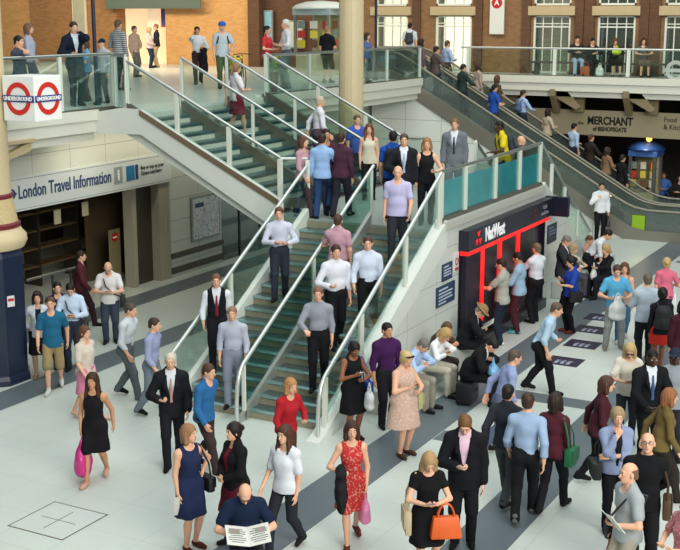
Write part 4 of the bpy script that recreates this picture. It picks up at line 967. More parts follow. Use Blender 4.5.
    if tt == 'tee': topmesh('t_shirt', .014, .62, hzt, C1, neckcut=.07, extra_prims=ex)
    elif tt == 'polo': topmesh('polo_shirt', .016, .66, hzt, C1, collar=True, extra_prims=ex)
    elif tt == 'shirt': topmesh('shirt', .011, 1.9, P[2]+.03, C1, collar=True, amp=.0045)
    elif tt == 'overshirt': topmesh('shirt', .018, 1.85, hzt, C1, collar=True, amp=.0045, extra_prims=ex)
    elif tt == 'longsleeve': topmesh('top', .012, 1.88, hzt, C1, neckcut=.075, extra_prims=ex)
    elif tt == 'rolled': topmesh('shirt', .012, 1.25, P[2]+.03, C1, collar=True, amp=.0045)
    elif tt == 'vest_top': topmesh('sleeveless_top', .010, 0, hzt, C1, neckcut=.085, extra_prims=ex)
    elif tt == 'blouse': topmesh('blouse', .018, .75, hzt, C1, neckcut=.085, amp=.005, extra_prims=ex)
    elif tt in ('jacket', 'cardigan', 'waistcoat'):
        topmesh('shirt', .010, 1.92 if tt != 'cardigan' else .5, P[2]+.02, cloth(inner), collar=tt != 'cardigan', neckcut=None if tt != 'cardigan' else .08)
        hz2 = P[2]-.17 if tt == 'jacket' else P[2]-.1
        if sit: hz2 = P[2]-.04
        if tt == 'waistcoat': topmesh('waistcoat', .02, 0, P[2]+.0, C1, vneck=.2)
        else: topmesh(tt, .026 if tt == 'jacket' else .022, 1.86, hz2, C1, vneck=.14 if tt == 'jacket' else .02, extra_prims=[Ell(P+np.array([0, 0, -.02]), (.172*f, .13*f, .16)), Cone(P+np.array([0, .0, .1]), P+np.array([0, .0, -.2 if not sit else .0]), .165*f, .205*f, .05, (Yf, 1.28))], amp=.004)
        if tt == 'jacket':
            lp = []
            for sd in (1, -1):
                a, b_, c = A(.018*sd, .142+fat*.1, .15), A(.085*sd, .142, .33), A(.075*sd, .07, .48); lp += [Cone(a, b_, .012, .03, .02, (F, 2.2)), Cone(b_, c, .03, .022, .02, (F, 1.6))]
            mk('lapel', [(*Field(lp, min(vox, .011)).mesh(), C1)], body, s)
    if tt == 'dress':
        bt2 = 'dress'; hz = hem
        topmesh('dress', .012, 0 if inner != 'cap' else .35, hem if not sit else None, C1, neckcut=.085, amp=.004, extra_prims=skirt_prims(.014))
    if tie:
        tp = [Cone(A(0, .118, .44), A(0, .135, .3), .014, .022, .01, (F, 1.8)), Cone(A(0, .135, .3), A(0, .128+fat*.14, .1), .022, .03, .01, (F, 1.8))]
        mk('tie', [(*Field(tp, .008).mesh(), cloth(tie))], body, s)
    # shoes
    SC_ = cloth(shoes, .05) if shoes != 'bare' else None
    for sd in (1, -1):
        d_ = unit(toe[sd]-ank[sd]-Z*(toe[sd]-ank[sd])[2])
        if SC_ is None: continue
        zb = ank[sd][2]-.082
        pr = [Cone(ank[sd]+np.array([0, -.025, -.045]), ank[sd]+d_*.1+Z*-.05, .044, .042, .02), Cone(ank[sd]+d_*.1+Z*-.05, toe[sd]+d_*.015, .042, .034, .02)]
        if bt == 'trousers' or tt not in ('dress',): pr.append(Cone(ank[sd]+Z*-.04, ank[sd]+Z*.01, .044, .044, .02))
        Fd = Field(pr, min(vox, .013)); 
        if legs not in ('walk', 'walk2'): Fd.clip(lambda a, b, c: zb-c+0*a+0*b)
        if fem and bt != 'trousers': Fd.clip(lambda a, b, c: c-(zb+.065)+0*a+0*b)
        mk('shoe', [(*Fd.mesh(), SC_)], body, s)
    # hair and headwear in the head frame
    hs, hc = hair; HM = HAIRM(hc); pr = []; face = Ell((0, .085, -.045), (.068, .07, .105))
    cr = Ell((0, -.014, .04), (.086, .104, .094)); nape = Ell((0, -.06, -.035), (.072, .055, .07))
    if hs in ('short', 'crop'):
        q = 0.0 if hs == 'short' else -.006
        Fd = Field([cr.off(q), nape.off(q-.004)], hv, .02); Fd.sub(Ell((0, .1, -.06), (.09, .085, .125)), .01); Fd.clip(lambda a, b, c: -(c+.065-(b+.09)*.55)+0*a)
    elif hs == 'balding':
        Fd = Field([cr.off(-.005), nape], hv, .02); Fd.clip(lambda a, b, c: np.maximum(c-.055+0*a+0*b, b-.0+0*a+0*c)); Fd.clip(lambda a, b, c: -(c+.075-(b+.09)*.4)+0*a)
    elif hs == 'bald': Fd = None
    else:
        base_ = [cr.off(.008), Ell((0, -.04, -.02), (.088, .075, .1), k=.04)]
        if hs == 'bob': base_ += [Cone((.075, -.01, .0), (.078, .005, -.10), .036, .04, .03), Cone((-.075, -.01, .0), (-.078, .005, -.10), .036, .04, .03), Cone((0, -.075, 0), (0, -.07, -.11), .06, .06, .03)]
        if hs == 'long': base_ += [Cone((.075, -.01, .0), (.085, .03, -.23), .036, .042, .03), Cone((-.075, -.01, .0), (-.085, .03, -.23), .036, .042, .03), Cone((0, -.075, 0), (0, -.085, -.26), .07, .062, .03), Cone((.05, -.06, -.1), (.055, -.07, -.25), .055, .05, .03), Cone((-.05, -.06, -.1), (-.055, -.07, -.25), .055, .05, .03)]
        if hs == 'bun': base_ += [Ell((0, -.125, .03), (.045, .04, .045), k=.015)]
        if hs == 'pony': base_ += [Ell((0, -.115, .03), (.028, .03, .03), k=.015), Cone((0, -.125, .03), (0, -.15, -.14), .028, .034, .015)]
        Fd = Field(base_, hv, .02); Fd.sub(face, .01); Fd.sub(Ell((0, .12, -.02), (.064, .07, .082)), .01)
        Fd.sub(Ell((0, .07, -.2), (.075, .085, .11)), .02)
    if Fd is not None:
        x_, y_, z_ = Fd.pts(); th_ = np.arctan2(x_, -y_-.01); Fd.F = Fd.F+(.0028*np.sin(17*th_+14*z_+seed)+.0016*np.sin(31*th_-20*z_) if hs in ('bob', 'long', 'pony') else .0014*np.sin(19*th_+60*z_+seed))
        v, q = Fd.mesh(); mk('hair', [(tr(v), q, HM)], body, s)
    def headpiece(name, pr, m, clip=None, subs=(), hh=.009):
        Fd = Field(pr, hh, .02)
        for q in subs: Fd.sub(q, .008)
        if clip: Fd.clip(clip)
        v, q = Fd.mesh(); return mk(name, [(tr(v), q, m)], body, s)
    if cap:
        kind, cc = cap; m = cloth(cc, .04)
        if kind == 'cap':
            headpiece('cap', [cr.off(.008), Cone((-.035, .1, .05), (.035, .1, .05), .05, .05, .03, (np.array([0, 0, 1.]), 6)), Cone((-.03, .13, .043), (.03, .13, .043), .04, .04, .03, (np.array([0, 0, 1.]), 6))], m, lambda a, b, c: .035-c+0*a+0*b)
        elif kind == 'helmet':
            headpiece('helmet', [Ell((0, -.01, .055), (.105, .13, .1))], m, lambda a, b, c: .03-c+0*a+0*b, [Cone((sx*.035, -.1, .15), (sx*.03, .1, .15), .014, .014) for sx in (-1, 0, 1)])
        elif kind == 'hat':
            headpiece('straw_hat', [Ell((0, -.014, .07), (.095, .112, .09)), Ell((0, -.01, .055), (.17, .185, .014), k=.01)], m, lambda a, b, c: .045-c+0*a+0*b)
        elif kind == 'sunglasses_up':
            headpiece('sunglasses', [Ell((.036, .075, .105), (.032, .014, .02), rx(35)), Ell((-.036, .075, .105), (.032, .014, .02), rx(35)), Cone((.07, .06, .1), (.088, -.03, .06), .005, .005), Cone((-.07, .06, .1), (-.088, -.03, .06), .005, .005)], M_BLACK, hh=.006)
    if glasses:
        m = M_BLACK if glasses == 'dark' else M_DSTEEL; b = []
        for sd in (1, -1):
            pts = [np.array([.034*sd+.024*math.cos(t), .106-.004*abs(math.cos(t)), .006+.018*math.sin(t)]) for t in np.linspace(0, 6.283, 11)]
            b += [Cone(pts[i], pts[i+1], .0032, .0032, .002) for i in range(10)]+[Cone((.058*sd, .1, .01), (.08*sd, .0, .012), .0032, .0032, .002)]
            if glasses == 'dark': b.append(Ell((.034*sd, .107, .006), (.024, .003, .018), k=.002))
        b.append(Cone((-.01, .107, .01), (.01, .107, .01), .003, .003, .002)); headpiece('glasses', b, m, hh=.005)
    Mw = Matrix.Translation((x, y, z0)) @ Matrix.Rotation(math.radians(heading-90), 4, 'Z')
    wv = lambda p: Mw @ Vector([float(v)*s for v in p])
    dv = lambda p: (Mw.to_3x3() @ Vector([float(v) for v in p])).normalized()
    return dict(o=body, s=s, R=wv(hands[1]), L=wv(hands[-1]), RW=wv(wr[1]), LW=wv(wr[-1]), RE=wv(elb[1]), LE=wv(elb[-1]), RS=wv(sh[1]), LS=wv(sh[-1]), chest=wv(A(0, .14, .3)), back=wv(A(0, -.16, .28)), hipR=wv(P+np.array([.2, 0, 0])), hipL=wv(P+np.array([-.2, 0, 0])),
                f=dv((0, 1, 0)), r=dv((1, 0, 0)), F=dv(F), U=dv(U), head=wv(HC), hf=dv(HR@Yf), heading=heading)
GF = 'people on the concourse floor'; GS = 'people on the stairs'; GL = 'people on the landing'; GW = 'people seated along the wall'
GD = 'people on the upper deck'; GB = 'people on the balcony bench'; GE = 'escalator riders'; GA = 'people in the arcade'
w_orange = person('person in a plain black dress texting, orange handbag on the arm', GF, -5.55, 12.44, 0.000, -56, 1.66, sex='f', arms='phone,phone', hp=32, top=('dress', '#0f0f12'), bot=('none', ''), inner='cap', hair=('long', '#a3845a'), shoes='#1a1a1a', vox=0.0125)
m_suit = person('person in a black suit and pink shirt reading a phone, behind the orange handbag', GF, -5.53, 13.53, 0.000, -70, 1.82, sex='m', arms='phone,down', hp=35, top=('jacket', '#101116'), bot=('trousers', '#101116'), inner='#d9b9cb', hair=('short', '#6b4a2c'), shoes='#0c0c0e', fat=0.06, vox=0.0125)
w_red = person('person in a bright red patterned dress walking with a pink bag', GF, -6.85, 12.93, 0.000, -56, 1.66, sex='f', arms='carry,bag', legs='walk', top=('dress', '#b3201f'), bot=('none', ''), hair=('bob', '#3d2518'), shoes='#5b2c22', vox=0.0125)
w_white = person('person in a white top walking left beside the newspaper reader', GF, -7.49, 12.34, 0.000, -96, 1.68, sex='f', arms='fwd,down', legs='walk', top=('blouse', '#d3d7de'), bot=('trousers', '#23262d'), hair=('long', '#4a2f20'), shoes='#1a1a1a', vox=0.0125)
m_news = person('person in a navy polo shirt bent over an open newspaper', GF, -7.48, 11.35, 0.000, -52, 1.76, sex='m', arms='hold,hold', legs='sit', hp=38, lean=12, top=('polo', '#12203a'), bot=('trousers', '#20242c'), hair=('balding', '#4c3a2c'), fat=0.25, glasses='clear', vox=0.0125)
w_maroon = person('person in a black cardigan over a maroon dress with hands clasped', GF, -8.11, 12.12, 0.000, -116, 1.66, sex='f', arms='clasp,clasp', top=('cardigan', '#121115'), bot=('skirt', '#5a1522'), inner='#7a1a2b', hair=('bun', '#1b1512'), shoes='#1a1a1a', fat=0.08, vox=0.0125)
w_navy = person('person in a sleeveless navy dress with one hand on the hip', GF, -8.57, 11.75, 0.000, -22, 1.67, sex='f', arms='down,hip', hy=-25, top=('dress', '#1d2747'), bot=('none', ''), hair=('bob', '#8f6a48'), shoes='#5a2a25', vox=0.0125)
m_whitehair = person('person in a dark suit and pale tie walking past the foot of the stairs', GF, -10.58, 14.11, 0.000, -54, 1.76, sex='m', arms='carry,fwd', legs='walk', top=('jacket', '#17191f'), bot=('trousers', '#17191f'), inner='#cfd3da', tie='#b08a80', hair=('short', '#c2b8aa'), shoes='#101010', vox=0.0125)
m_blue = person('person in a bright blue top hurrying past the stair foot', GF, -9.97, 14.10, 0.000, -2, 1.70, sex='m', arms='fwd,rear', legs='walk', lean=8, top=('longsleeve', '#2a6398'), bot=('trousers', '#3a2f2f'), hair=('short', '#4b2f22'), vox=0.0125)
w_pinkbag = person('person in a short black dress walking with a pink plastic bag', GF, -11.16, 13.00, 0.000, -66, 1.66, sex='f', arms='bag,rear', legs='walk', top=('dress', '#131218'), bot=('none', ''), hair=('long', '#3b2417'), shoes='#c49a86', sk=1, vox=0.0125)
m_teal = person('person in a teal T-shirt and khaki shorts walking near the blue column', GF, -14.69, 16.07, 0.000, -54, 1.76, sex='m', arms='fwd,rear', legs='walk', top=('tee', '#1f5f80'), bot=('shorts', '#9a8763'), hair=('crop', '#5a4030'), shoes='#c9c6c0', vox=0.0125)
w_shades = person('person in a black dress with sunglasses pushed up, beside the blue column', GF, -15.45, 16.55, 0.000, -50, 1.66, sex='f', arms='hip,down', top=('cardigan', '#c8ccd4'), bot=('skirt', '#15151a'), inner='#17171c', hair=('bob', '#2c1d15'), shoes='#8a6a50', cap=('sunglasses_up', '#111'), vox=0.0125)
m_strap = person('person in a pale blue shirt with a dark diagonal strap looking down', GF, -15.26, 17.26, 0.000, -52, 1.74, sex='m', arms='phone,phone', hp=30, top=('shirt', '#b9cbe0'), bot=('trousers', '#2c3340'), hair=('short', '#1c1613'), fat=0.08, vox=0.015)
m_hid = person('person in a dark purple top half hidden behind the pale blue shirt', GF, -15.56, 17.23, 0.000, -42, 1.70, sex='m', arms='down,down', top=('tee', '#332a4d'), bot=('trousers', '#22222a'), hair=('short', '#1c1613'), vox=0.015)
m_phone_w = person('person in a white short sleeved shirt and strap looking down by the shop front', GF, -15.86, 19.13, 0.000, -56, 1.76, sex='m', arms='phone,phone', hp=35, top=('tee', '#d8d6d6'), bot=('trousers', '#37414f'), hair=('balding', '#2c211b'), vox=0.015)
m_grey_walk = person('person in a white shirt and grey trousers striding right of the pink skirt', GF, -13.23, 16.35, 0.000, 8, 1.77, sex='m', arms='fwd,rear', legs='walk', lean=10, top=('shirt', '#c3c9cf'), bot=('trousers', '#5d6468'), hair=('short', '#4d4038'), shoes='#15161a', vox=0.0125)
w_pinkskirt = person('person in a cream top and pink skirt walking in front of the teal T-shirt', GF, -13.10, 15.11, 0.000, -2, 1.62, sex='f', arms='fwd,rear', legs='walk2', top=('blouse', '#c9bdb1'), bot=('skirt', '#c57a95'), hair=('pony', '#5b3f2c'), shoes='#d6b0a0', vox=0.0125)
m_back_mar = person('person in a maroon jacket walking inside the dim travel shop entrance', GF, -17.29, 19.93, 0.000, 38, 1.70, sex='m', arms='fwd,rear', legs='walk', top=('longsleeve', '#54262e'), bot=('trousers', '#3a2227'), hair=('short', '#2b1d17'), vox=0.015)
m_lav_walk = person('person in a lavender blue shirt walking right near the stair rail', GF, -12.23, 15.78, 0.000, 14, 1.72, sex='m', arms='fwd,rear', legs='walk2', lean=6, top=('shirt', '#8f98b8'), bot=('trousers', '#6f7a86'), hair=('short', '#3a2c24'), vox=0.0125)
w_blackdress = person('person in a sleeveless black dress texting beside the right stair rail', GF, -8.64, 16.34, 0.000, -36, 1.66, sex='f', arms='phoneup,phone', hp=25, top=('dress', '#101014'), bot=('none', ''), hair=('bun', '#14100f'), sk=2, shoes='#1a1a1a', fat=0.05, vox=0.0125)
m_purple = person('person in a dark purple shirt standing straight by the white wall', GF, -8.46, 17.20, 0.000, -42, 1.77, sex='m', arms='down,down', hy=-10, top=('shirt', '#3c1a4a'), bot=('trousers', '#1b1b20'), hair=('short', '#15110f'), sk=1, vox=0.0125)
w_cream = person('person in a sleeveless pale pink dress texting in front of the seated row', GF, -7.61, 16.09, 0.000, -26, 1.70, sex='f', arms='phoneup,phone', hp=25, top=('dress', '#c4a394'), bot=('none', ''), hair=('bun', '#bfa673'), shoes='#4a3326', fat=0.3, cap=('sunglasses_up', '#111'), vox=0.0125)
s_grey = person('seated person in a pale blue shirt nearest the pale pink dress', GW, -8.60, 18.28, 0.000, -2, 1.74, sex='m', arms='lap,lap', legs='sit', hp=30, lean=24, top=('shirt', '#9fb9dc'), bot=('trousers', '#8f8a7c'), hair=('short', '#6f6a64'), vox=0.0125)
s_white = person('seated person in a white shirt holding up a phone', GW, -8.58, 19.21, 0.000, -2, 1.70, sex='f', arms='lap,lap', legs='sit', hp=30, lean=24, top=('longsleeve', '#dcdee2'), bot=('trousers', '#b9b5a4'), hair=('bob', '#b08f5e'), vox=0.0125)
s_brown = person('seated person in a brown top against the white wall behind the white shirt', GW, -8.72, 19.61, 0.000, -6, 1.72, sex='m', arms='lap,lap', legs='sit', hp=25, lean=24, top=('tee', '#4b3730'), bot=('trousers', '#3a332e'), hair=('crop', '#5a4030'), sk=1, vox=0.0125)
s_hat = person('seated person in a black jacket and straw hat reading a paper', GW, -8.58, 20.83, 0.000, 18, 1.78, sex='m', arms='lap,lap', legs='sit', hp=35, lean=22, top=('jacket', '#121317'), bot=('trousers', '#16171b'), hair=('short', '#8a7c68'), cap=('hat', '#8f7450'), vox=0.015)
s_black = person('person in black crouched forward on the ledge nearest the camera, below the straw hat', GW, -7.71, 18.99, 0.000, 8, 1.74, sex='m', arms='knee,lap', legs='sit', hp=40, lean=32, top=('jacket', '#0f1013'), bot=('trousers', '#141519'), hair=('short', '#191512'), fat=0.1, vox=0.0125)
m_lav_blur = person('person in a lavender shirt rushing past the seated people', GF, -6.29, 16.86, 0.000, 38, 1.72, sex='m', arms='fwd,rear', legs='walk', lean=16, top=('shirt', '#8d9ac2'), bot=('trousers', '#59627a'), hair=('short', '#54483e'), vox=0.0125)
a_grey = person('person in a grey T-shirt using the nearest cash machine', GF, -8.62, 22.92, 0.000, -176, 1.82, sex='m', arms='atm,atm', hp=12, top=('tee', '#a5a59c'), bot=('trousers', '#1f2a38'), hair=('short', '#2a1d15'), shoes='#d5d5d2', vox=0.015)
a_blue = person('person in a pale blue shirt and maroon trousers at the middle cash machine', GF, -8.62, 23.93, 0.000, -176, 1.78, sex='m', arms='atm,phone', hp=18, top=('overshirt', '#93b0c6'), bot=('trousers', '#43202a'), hair=('short', '#171210'), shoes='#4f9aa0', sk=1, vox=0.015)
a_white = person('person in a white shirt seen from behind at the farthest cash machine', GF, -8.60, 24.95, 0.000, -202, 1.80, sex='m', arms='atm,atm', top=('shirt', '#d2d6de'), bot=('trousers', '#15161a'), hair=('short', '#6b5a48'), fat=0.1, vox=0.015)
q_suit = person('person in a dark grey suit standing behind the blue top', GF, -8.45, 26.38, 0.000, 8, 1.78, sex='m', arms='read,read', hp=30, top=('jacket', '#2c2e34'), bot=('trousers', '#1d1e23'), hair=('short', '#76706a'), fat=0.1, vox=0.015)
q_bluetop = person('person in a bright blue top and black trousers using a phone in the queue', GF, -7.63, 24.51, 0.000, -142, 1.68, sex='f', arms='phoneup,phone', hp=15, top=('blouse', '#20409c'), bot=('trousers', '#101115'), hair=('bun', '#15110f'), fat=0.12, shoes='#5a2520', vox=0.015)
b_blonde = person('seated person in a cream top with a white bag, behind the dark grey suit', GW, -8.75, 27.97, 0.000, -2, 1.64, sex='f', arms='lap,lap', legs='sit', hp=20, top=('longsleeve', '#cfc6b6'), bot=('trousers', '#4a4a52'), hair=('bob', '#a68f68'), vox=0.015)
b_pink = person('seated person in a dusty pink blouse near the escalator', GW, -8.75, 29.28, 0.000, -12, 1.64, sex='f', arms='lap,lap', legs='sit', hp=20, top=('longsleeve', '#b98f88'), bot=('trousers', '#2a2a30'), hair=('short', '#5a3a26'), vox=0.018)
b_bend = person('person in a white shirt bending forward behind the pink blouse', GF, -8.40, 28.25, 0.000, 8, 1.78, sex='m', arms='knee,knee', lean=38, hp=10, top=('shirt', '#d0d3d8'), bot=('trousers', '#15161a'), hair=('short', '#1a1411'), vox=0.015)
b_blacktop = person('person in a black top sitting low on the floor near the escalator foot', GF, -7.94, 28.18, 0.000, -122, 1.66, sex='f', arms='lap,lap', legs='sit', hp=15, top=('longsleeve', '#15151a'), bot=('trousers', '#1a1a20'), hair=('pony', '#ad9062'), vox=0.015)
g_white = person('person in a white short sleeved shirt standing alone before the escalator', GF, -10.26, 35.50, 0.000, -62, 1.76, sex='m', arms='strap,down', top=('overshirt', '#dfe0e4'), bot=('trousers', '#16171c'), hair=('short', '#2a1f18'), vox=0.018)
r_lblue = person('person in a light blue T-shirt and grey joggers hugging a white carrier bag', GF, -6.45, 23.69, 0.000, -66, 1.78, sex='m', arms='carry,carry', hp=20, legs='wide', top=('tee', '#55a4cc'), bot=('trousers', '#8d9190'), hair=('short', '#4b3626'), shoes='#7c756a', vox=0.015)
r_jeans = person('person in a beige top and jeans just behind the light blue T-shirt', GF, -6.49, 24.43, 0.000, -72, 1.68, sex='f', arms='down,down', legs='walk', top=('vest_top', '#a98a78'), bot=('trousers', '#3f6a8c'), hair=('bob', '#5a3a26'), shoes='#b0b0ac', vox=0.015)
r_lshirt = person('person in a pale grey blue shirt seen from behind, hands forward', GF, -5.62, 22.92, 0.000, 114, 1.80, sex='m', arms='phone,phone', top=('overshirt', '#a7b4c2'), bot=('trousers', '#171a20'), hair=('short', '#5e564c'), fat=0.08, vox=0.015)
r_redskirt = person('person in black with a bright red skirt and black backpack seen from behind', GF, -5.19, 22.36, 0.000, 116, 1.70, sex='f', arms='down,down', legs='walk', top=('longsleeve', '#131318'), bot=('short_skirt', '#b52a22'), hair=('bun', '#15110f'), sk=2, shoes='#1a1a1a', vox=0.0125)
r_pink = person('person in a pink top with a white bag at the far right of the queue', GF, -5.84, 25.37, 0.000, 108, 1.66, sex='f', arms='carry,down', top=('tee', '#d06a80'), bot=('trousers', '#2a2c35'), hair=('bun', '#b39a6c'), vox=0.015)
r_edge = person('person in a dark red top cut off by the right edge of the photo', GF, -4.58, 21.40, 0.000, 108, 1.72, sex='f', arms='down,down', top=('longsleeve', '#3a1520'), bot=('trousers', '#16161b'), hair=('bob', '#1c1512'), vox=0.0125)
r_lean = person('person in a pale blue shirt leaning forward in front of the queue', GF, -6.83, 20.16, 0.000, 14, 1.76, sex='m', arms='fwd,carry', legs='walk', lean=24, top=('shirt', '#a9c4da'), bot=('trousers', '#15171b'), hair=('short', '#5a4a3c'), vox=0.0125)
r_cream = person('person in a cream short sleeved top texting in front of the floor stickers', GF, -4.72, 18.33, 0.000, -72, 1.68, sex='f', arms='phone,phone', hp=28, top=('blouse', '#d4cdbf'), bot=('trousers', '#33343c'), hair=('long', '#b39a6c'), glasses='dark', vox=0.0125)
r_suitblk = person('person in a black suit with a blue lanyard over a white shirt', GF, -4.18, 17.53, 0.000, -56, 1.82, sex='m', arms='read,read', hp=10, top=('jacket', '#111216'), bot=('trousers', '#111216'), inner='#cfd6e2', tie='#3a5a86', hair=('crop', '#100d0c'), sk=3, vox=0.0125)
r_cap = person('person in a grey shirt and a dark peaked cap at the right edge', GF, -3.90, 17.86, 0.000, -72, 1.78, sex='m', arms='down,down', top=('polo', '#8b929a'), bot=('trousers', '#2a2d36'), hair=('crop', '#100d0c'), cap=('cap', '#20283a'), sk=3, vox=0.0125)
r_mar_blur = person('person in a dark maroon top passing behind the grey blue cardigan', GF, -4.61, 16.33, 0.000, 18, 1.68, sex='f', arms='fwd,rear', legs='walk', lean=8, top=('longsleeve', '#431c26'), bot=('trousers', '#15151a'), hair=('bob', '#4a3024'), vox=0.0125)
r_olive = person('person in an olive brown top passing in front of the black suit with lanyard', GF, -3.66, 16.16, 0.000, 34, 1.68, sex='f', arms='fwd,rear', legs='walk', lean=8, top=('longsleeve', '#6b5a34'), bot=('trousers', '#2b2620'), hair=('bob', '#8a5a3a'), vox=0.0125)
r_cardigan = person('person in a grey blue cardigan with one hand raised to the mouth', GF, -3.96, 14.93, 0.000, -62, 1.70, sex='f', arms='mouth,cross', hp=4, top=('cardigan', '#8390b0'), bot=('trousers', '#121318'), inner='#16161c', hair=('pony', '#96805f'), shoes='#1a1a1a', vox=0.0125)
r_bald_blk = person('person in a black shirt and glasses looking up, hands behind the back', GF, -3.27, 13.77, 0.000, -76, 1.82, sex='m', arms='back,back', hp=-16, top=('overshirt', '#0f1013'), bot=('trousers', '#16171b'), hair=('bald', '#5a4434'), glasses='clear', shoes='#3a2c20', vox=0.0125)
r_bald_gry = person('person in a grey T-shirt with a black shoulder strap facing left', GF, -3.24, 12.88, 0.000, -136, 1.76, sex='m', arms='down,carry', top=('tee', '#9ca3a6'), bot=('trousers', '#a59f8f'), hair=('balding', '#6a5240'), vox=0.0125)
r_dkgreen = person('person in a maroon top with a green strap walking away', GF, -4.87, 15.12, 0.000, 88, 1.72, sex='f', arms='down,rear', legs='walk', top=('longsleeve', '#4b1f2a'), bot=('trousers', '#191a20'), hair=('bob', '#2c1d17'), vox=0.0125)
r_bluewalk = person('person in a pale blue shirt and black trousers walking away across the dark band', GF, -5.11, 14.67, 0.000, 104, 1.80, sex='m', arms='rear,fwd', legs='walk', lean=4, top=('shirt', '#8fa6c4'), bot=('trousers', '#131418'), hair=('short', '#3a2a22'), shoes='#5a5f60', vox=0.0125)
r_darkwalk = person('person in dark grey walking away beside the pale blue shirt', GF, -5.53, 15.05, 0.000, 88, 1.74, sex='m', arms='fwd,rear', legs='walk2', top=('longsleeve', '#2c3038'), bot=('trousers', '#3f4448'), hair=('short', '#1c1613'), vox=0.0125)
r_corner = person('person in a pink patterned top at the lower right corner, arm held out', GF, -2.50, 12.60, 0.000, -122, 1.66, sex='f', arms='carry,phone', top=('tee', '#a8616a'), bot=('trousers', '#2a2a30'), hair=('bob', '#241812'), vox=0.0125)
s_vest = person('person in a dark waistcoat over white sleeves descending by the left rail', GS, -11.85, 17.22, 0.502, -56, 1.76, sex='m', arms='fwd,down', legs='step', top=('waistcoat', '#14151a'), bot=('trousers', '#1d1f26'), inner='#cfd2db', tie='#7a2230', hair=('short', '#6b4a38'), vox=0.0125)
s_ghost = person('person in a pale grey shirt low on the left lane of the stairs', GS, -11.10, 16.59, 0.167, -62, 1.72, sex='m', arms='down,fwd', legs='step', top=('shirt', '#a9adbd'), bot=('trousers', '#7d8494'), hair=('short', '#8a6a58'), vox=0.0125)
s_lav = person('person in a pale lavender shirt high on the left lane of the stairs', GS, -11.55, 18.89, 1.508, -62, 1.74, sex='m', arms='phone,carry', legs='step', top=('shirt', '#c0c4d6'), bot=('trousers', '#2c323c'), hair=('short', '#5a3a2c'), vox=0.0125)
s_jeans = person('person in a light blue top climbing at the top of the left lane', GS, -11.90, 21.16, 2.680, 108, 1.72, sex='m', arms='rail,down', legs='up', top=('longsleeve', '#8fb0dc'), bot=('trousers', '#27416b'), hair=('short', '#33241c'), vox=0.015)
s_pink = person('person in a dusty pink shirt beside the centre rail', GS, -10.30, 18.89, 1.508, 108, 1.70, sex='m', arms='down,rail', legs='up', top=('tee', '#b8909e'), bot=('trousers', '#2a2c35'), hair=('short', '#4b342a'), vox=0.0125)
s_white2 = person('person in a white shirt and black trousers mid way down the right lane', GS, -9.45, 18.43, 1.173, -62, 1.78, sex='m', arms='fwd,down', legs='step', top=('shirt', '#c3cde0'), bot=('trousers', '#14151a'), hair=('short', '#4b342a'), vox=0.0125)
s_lilac = person('person in a lilac short sleeved shirt near the right stair rail', GS, -9.75, 20.24, 2.178, -72, 1.80, sex='m', arms='down,fwd', legs='step', top=('tee', '#b6b2d6'), bot=('trousers', '#2d2f36'), hair=('bald', '#5a4434'), fat=0.12, vox=0.0125)
s_suit = person('person in a dark suit and white shirt starting down the stairs', GL, -10.10, 21.22, 2.680, -62, 1.80, sex='m', arms='carry,down', legs='step', top=('jacket', '#1c1e24'), bot=('trousers', '#17181d'), inner='#d5d9e4', tie='#9fb0cc', hair=('short', '#4a4038'), vox=0.015)
s_blktop = person('person in a black sleeveless top at the head of the right lane', GL, -9.70, 21.42, 2.680, -62, 1.70, sex='f', arms='down,carry', top=('vest_top', '#15151a'), bot=('trousers', '#1a1a20'), hair=('bob', '#8f6a44'), vox=0.015)
s_backpk = person('person in a bright blue T-shirt with a black backpack walking away', GL, -10.54, 21.64, 2.680, 116, 1.80, sex='m', arms='down,down', legs='walk', top=('tee', '#1f4fa8'), bot=('trousers', '#1c2436'), hair=('short', '#15110f'), vox=0.015)
s_big = person('person in a loose white shirt and black trousers in the right lane', GS, -9.89, 18.06, 1.005, -46, 1.82, sex='m', arms='carry,down', legs='step', top=('shirt', '#d3d6e0'), bot=('trousers', '#121318'), hair=('short', '#3a261e'), fat=0.05, vox=0.0125)
s_grey2 = person('person in a grey shirt low on the stairs next to the centre rail', GS, -9.75, 17.18, 0.502, -62, 1.76, sex='m', arms='rail,down', legs='step', top=('shirt', '#8c909a'), bot=('trousers', '#121318'), hair=('short', '#7a5444'), vox=0.0125)
s_redtop = person('person in a red top turning at the bottom of the centre stair rail', GF, -8.67, 14.32, 0.000, -22, 1.62, sex='f', arms='fwd,carry', legs='walk', lean=10, top=('longsleeve', '#a8202a'), bot=('trousers', '#4a3a30'), hair=('bob', '#a87c50'), vox=0.0125)
l_mar1 = person('person in a maroon shirt on the landing at the head of the left lane', GL, -12.14, 21.75, 2.680, -42, 1.76, sex='m', arms='carry,down', legs='walk', top=('longsleeve', '#4e2a38'), bot=('trousers', '#3a3e52'), hair=('short', '#241812'), sk=1, vox=0.015)
l_mar2 = person('person in a plum top on the landing behind the maroon shirt', GL, -11.56, 21.33, 2.680, 98, 1.74, sex='m', arms='down,carry', legs='walk', top=('longsleeve', '#46283a'), bot=('trousers', '#2c2a38'), hair=('short', '#3a2419'), vox=0.015)
l_cream = person('person in a cream top and black trousers on the landing', GL, -12.19, 23.80, 2.680, -62, 1.68, sex='f', arms='down,down', top=('vest_top', '#cdc7b2'), bot=('trousers', '#15161b'), hair=('long', '#6a3f28'), vox=0.015)
l_pinkback = person('person in a pale pink top at the landing end of the upper stair', GL, -12.30, 21.08, 2.680, -2, 1.66, sex='f', arms='fwd,down', legs='walk', top=('longsleeve', '#b58d98'), bot=('trousers', '#3c3238'), hair=('bob', '#5a3a2c'), vox=0.015)
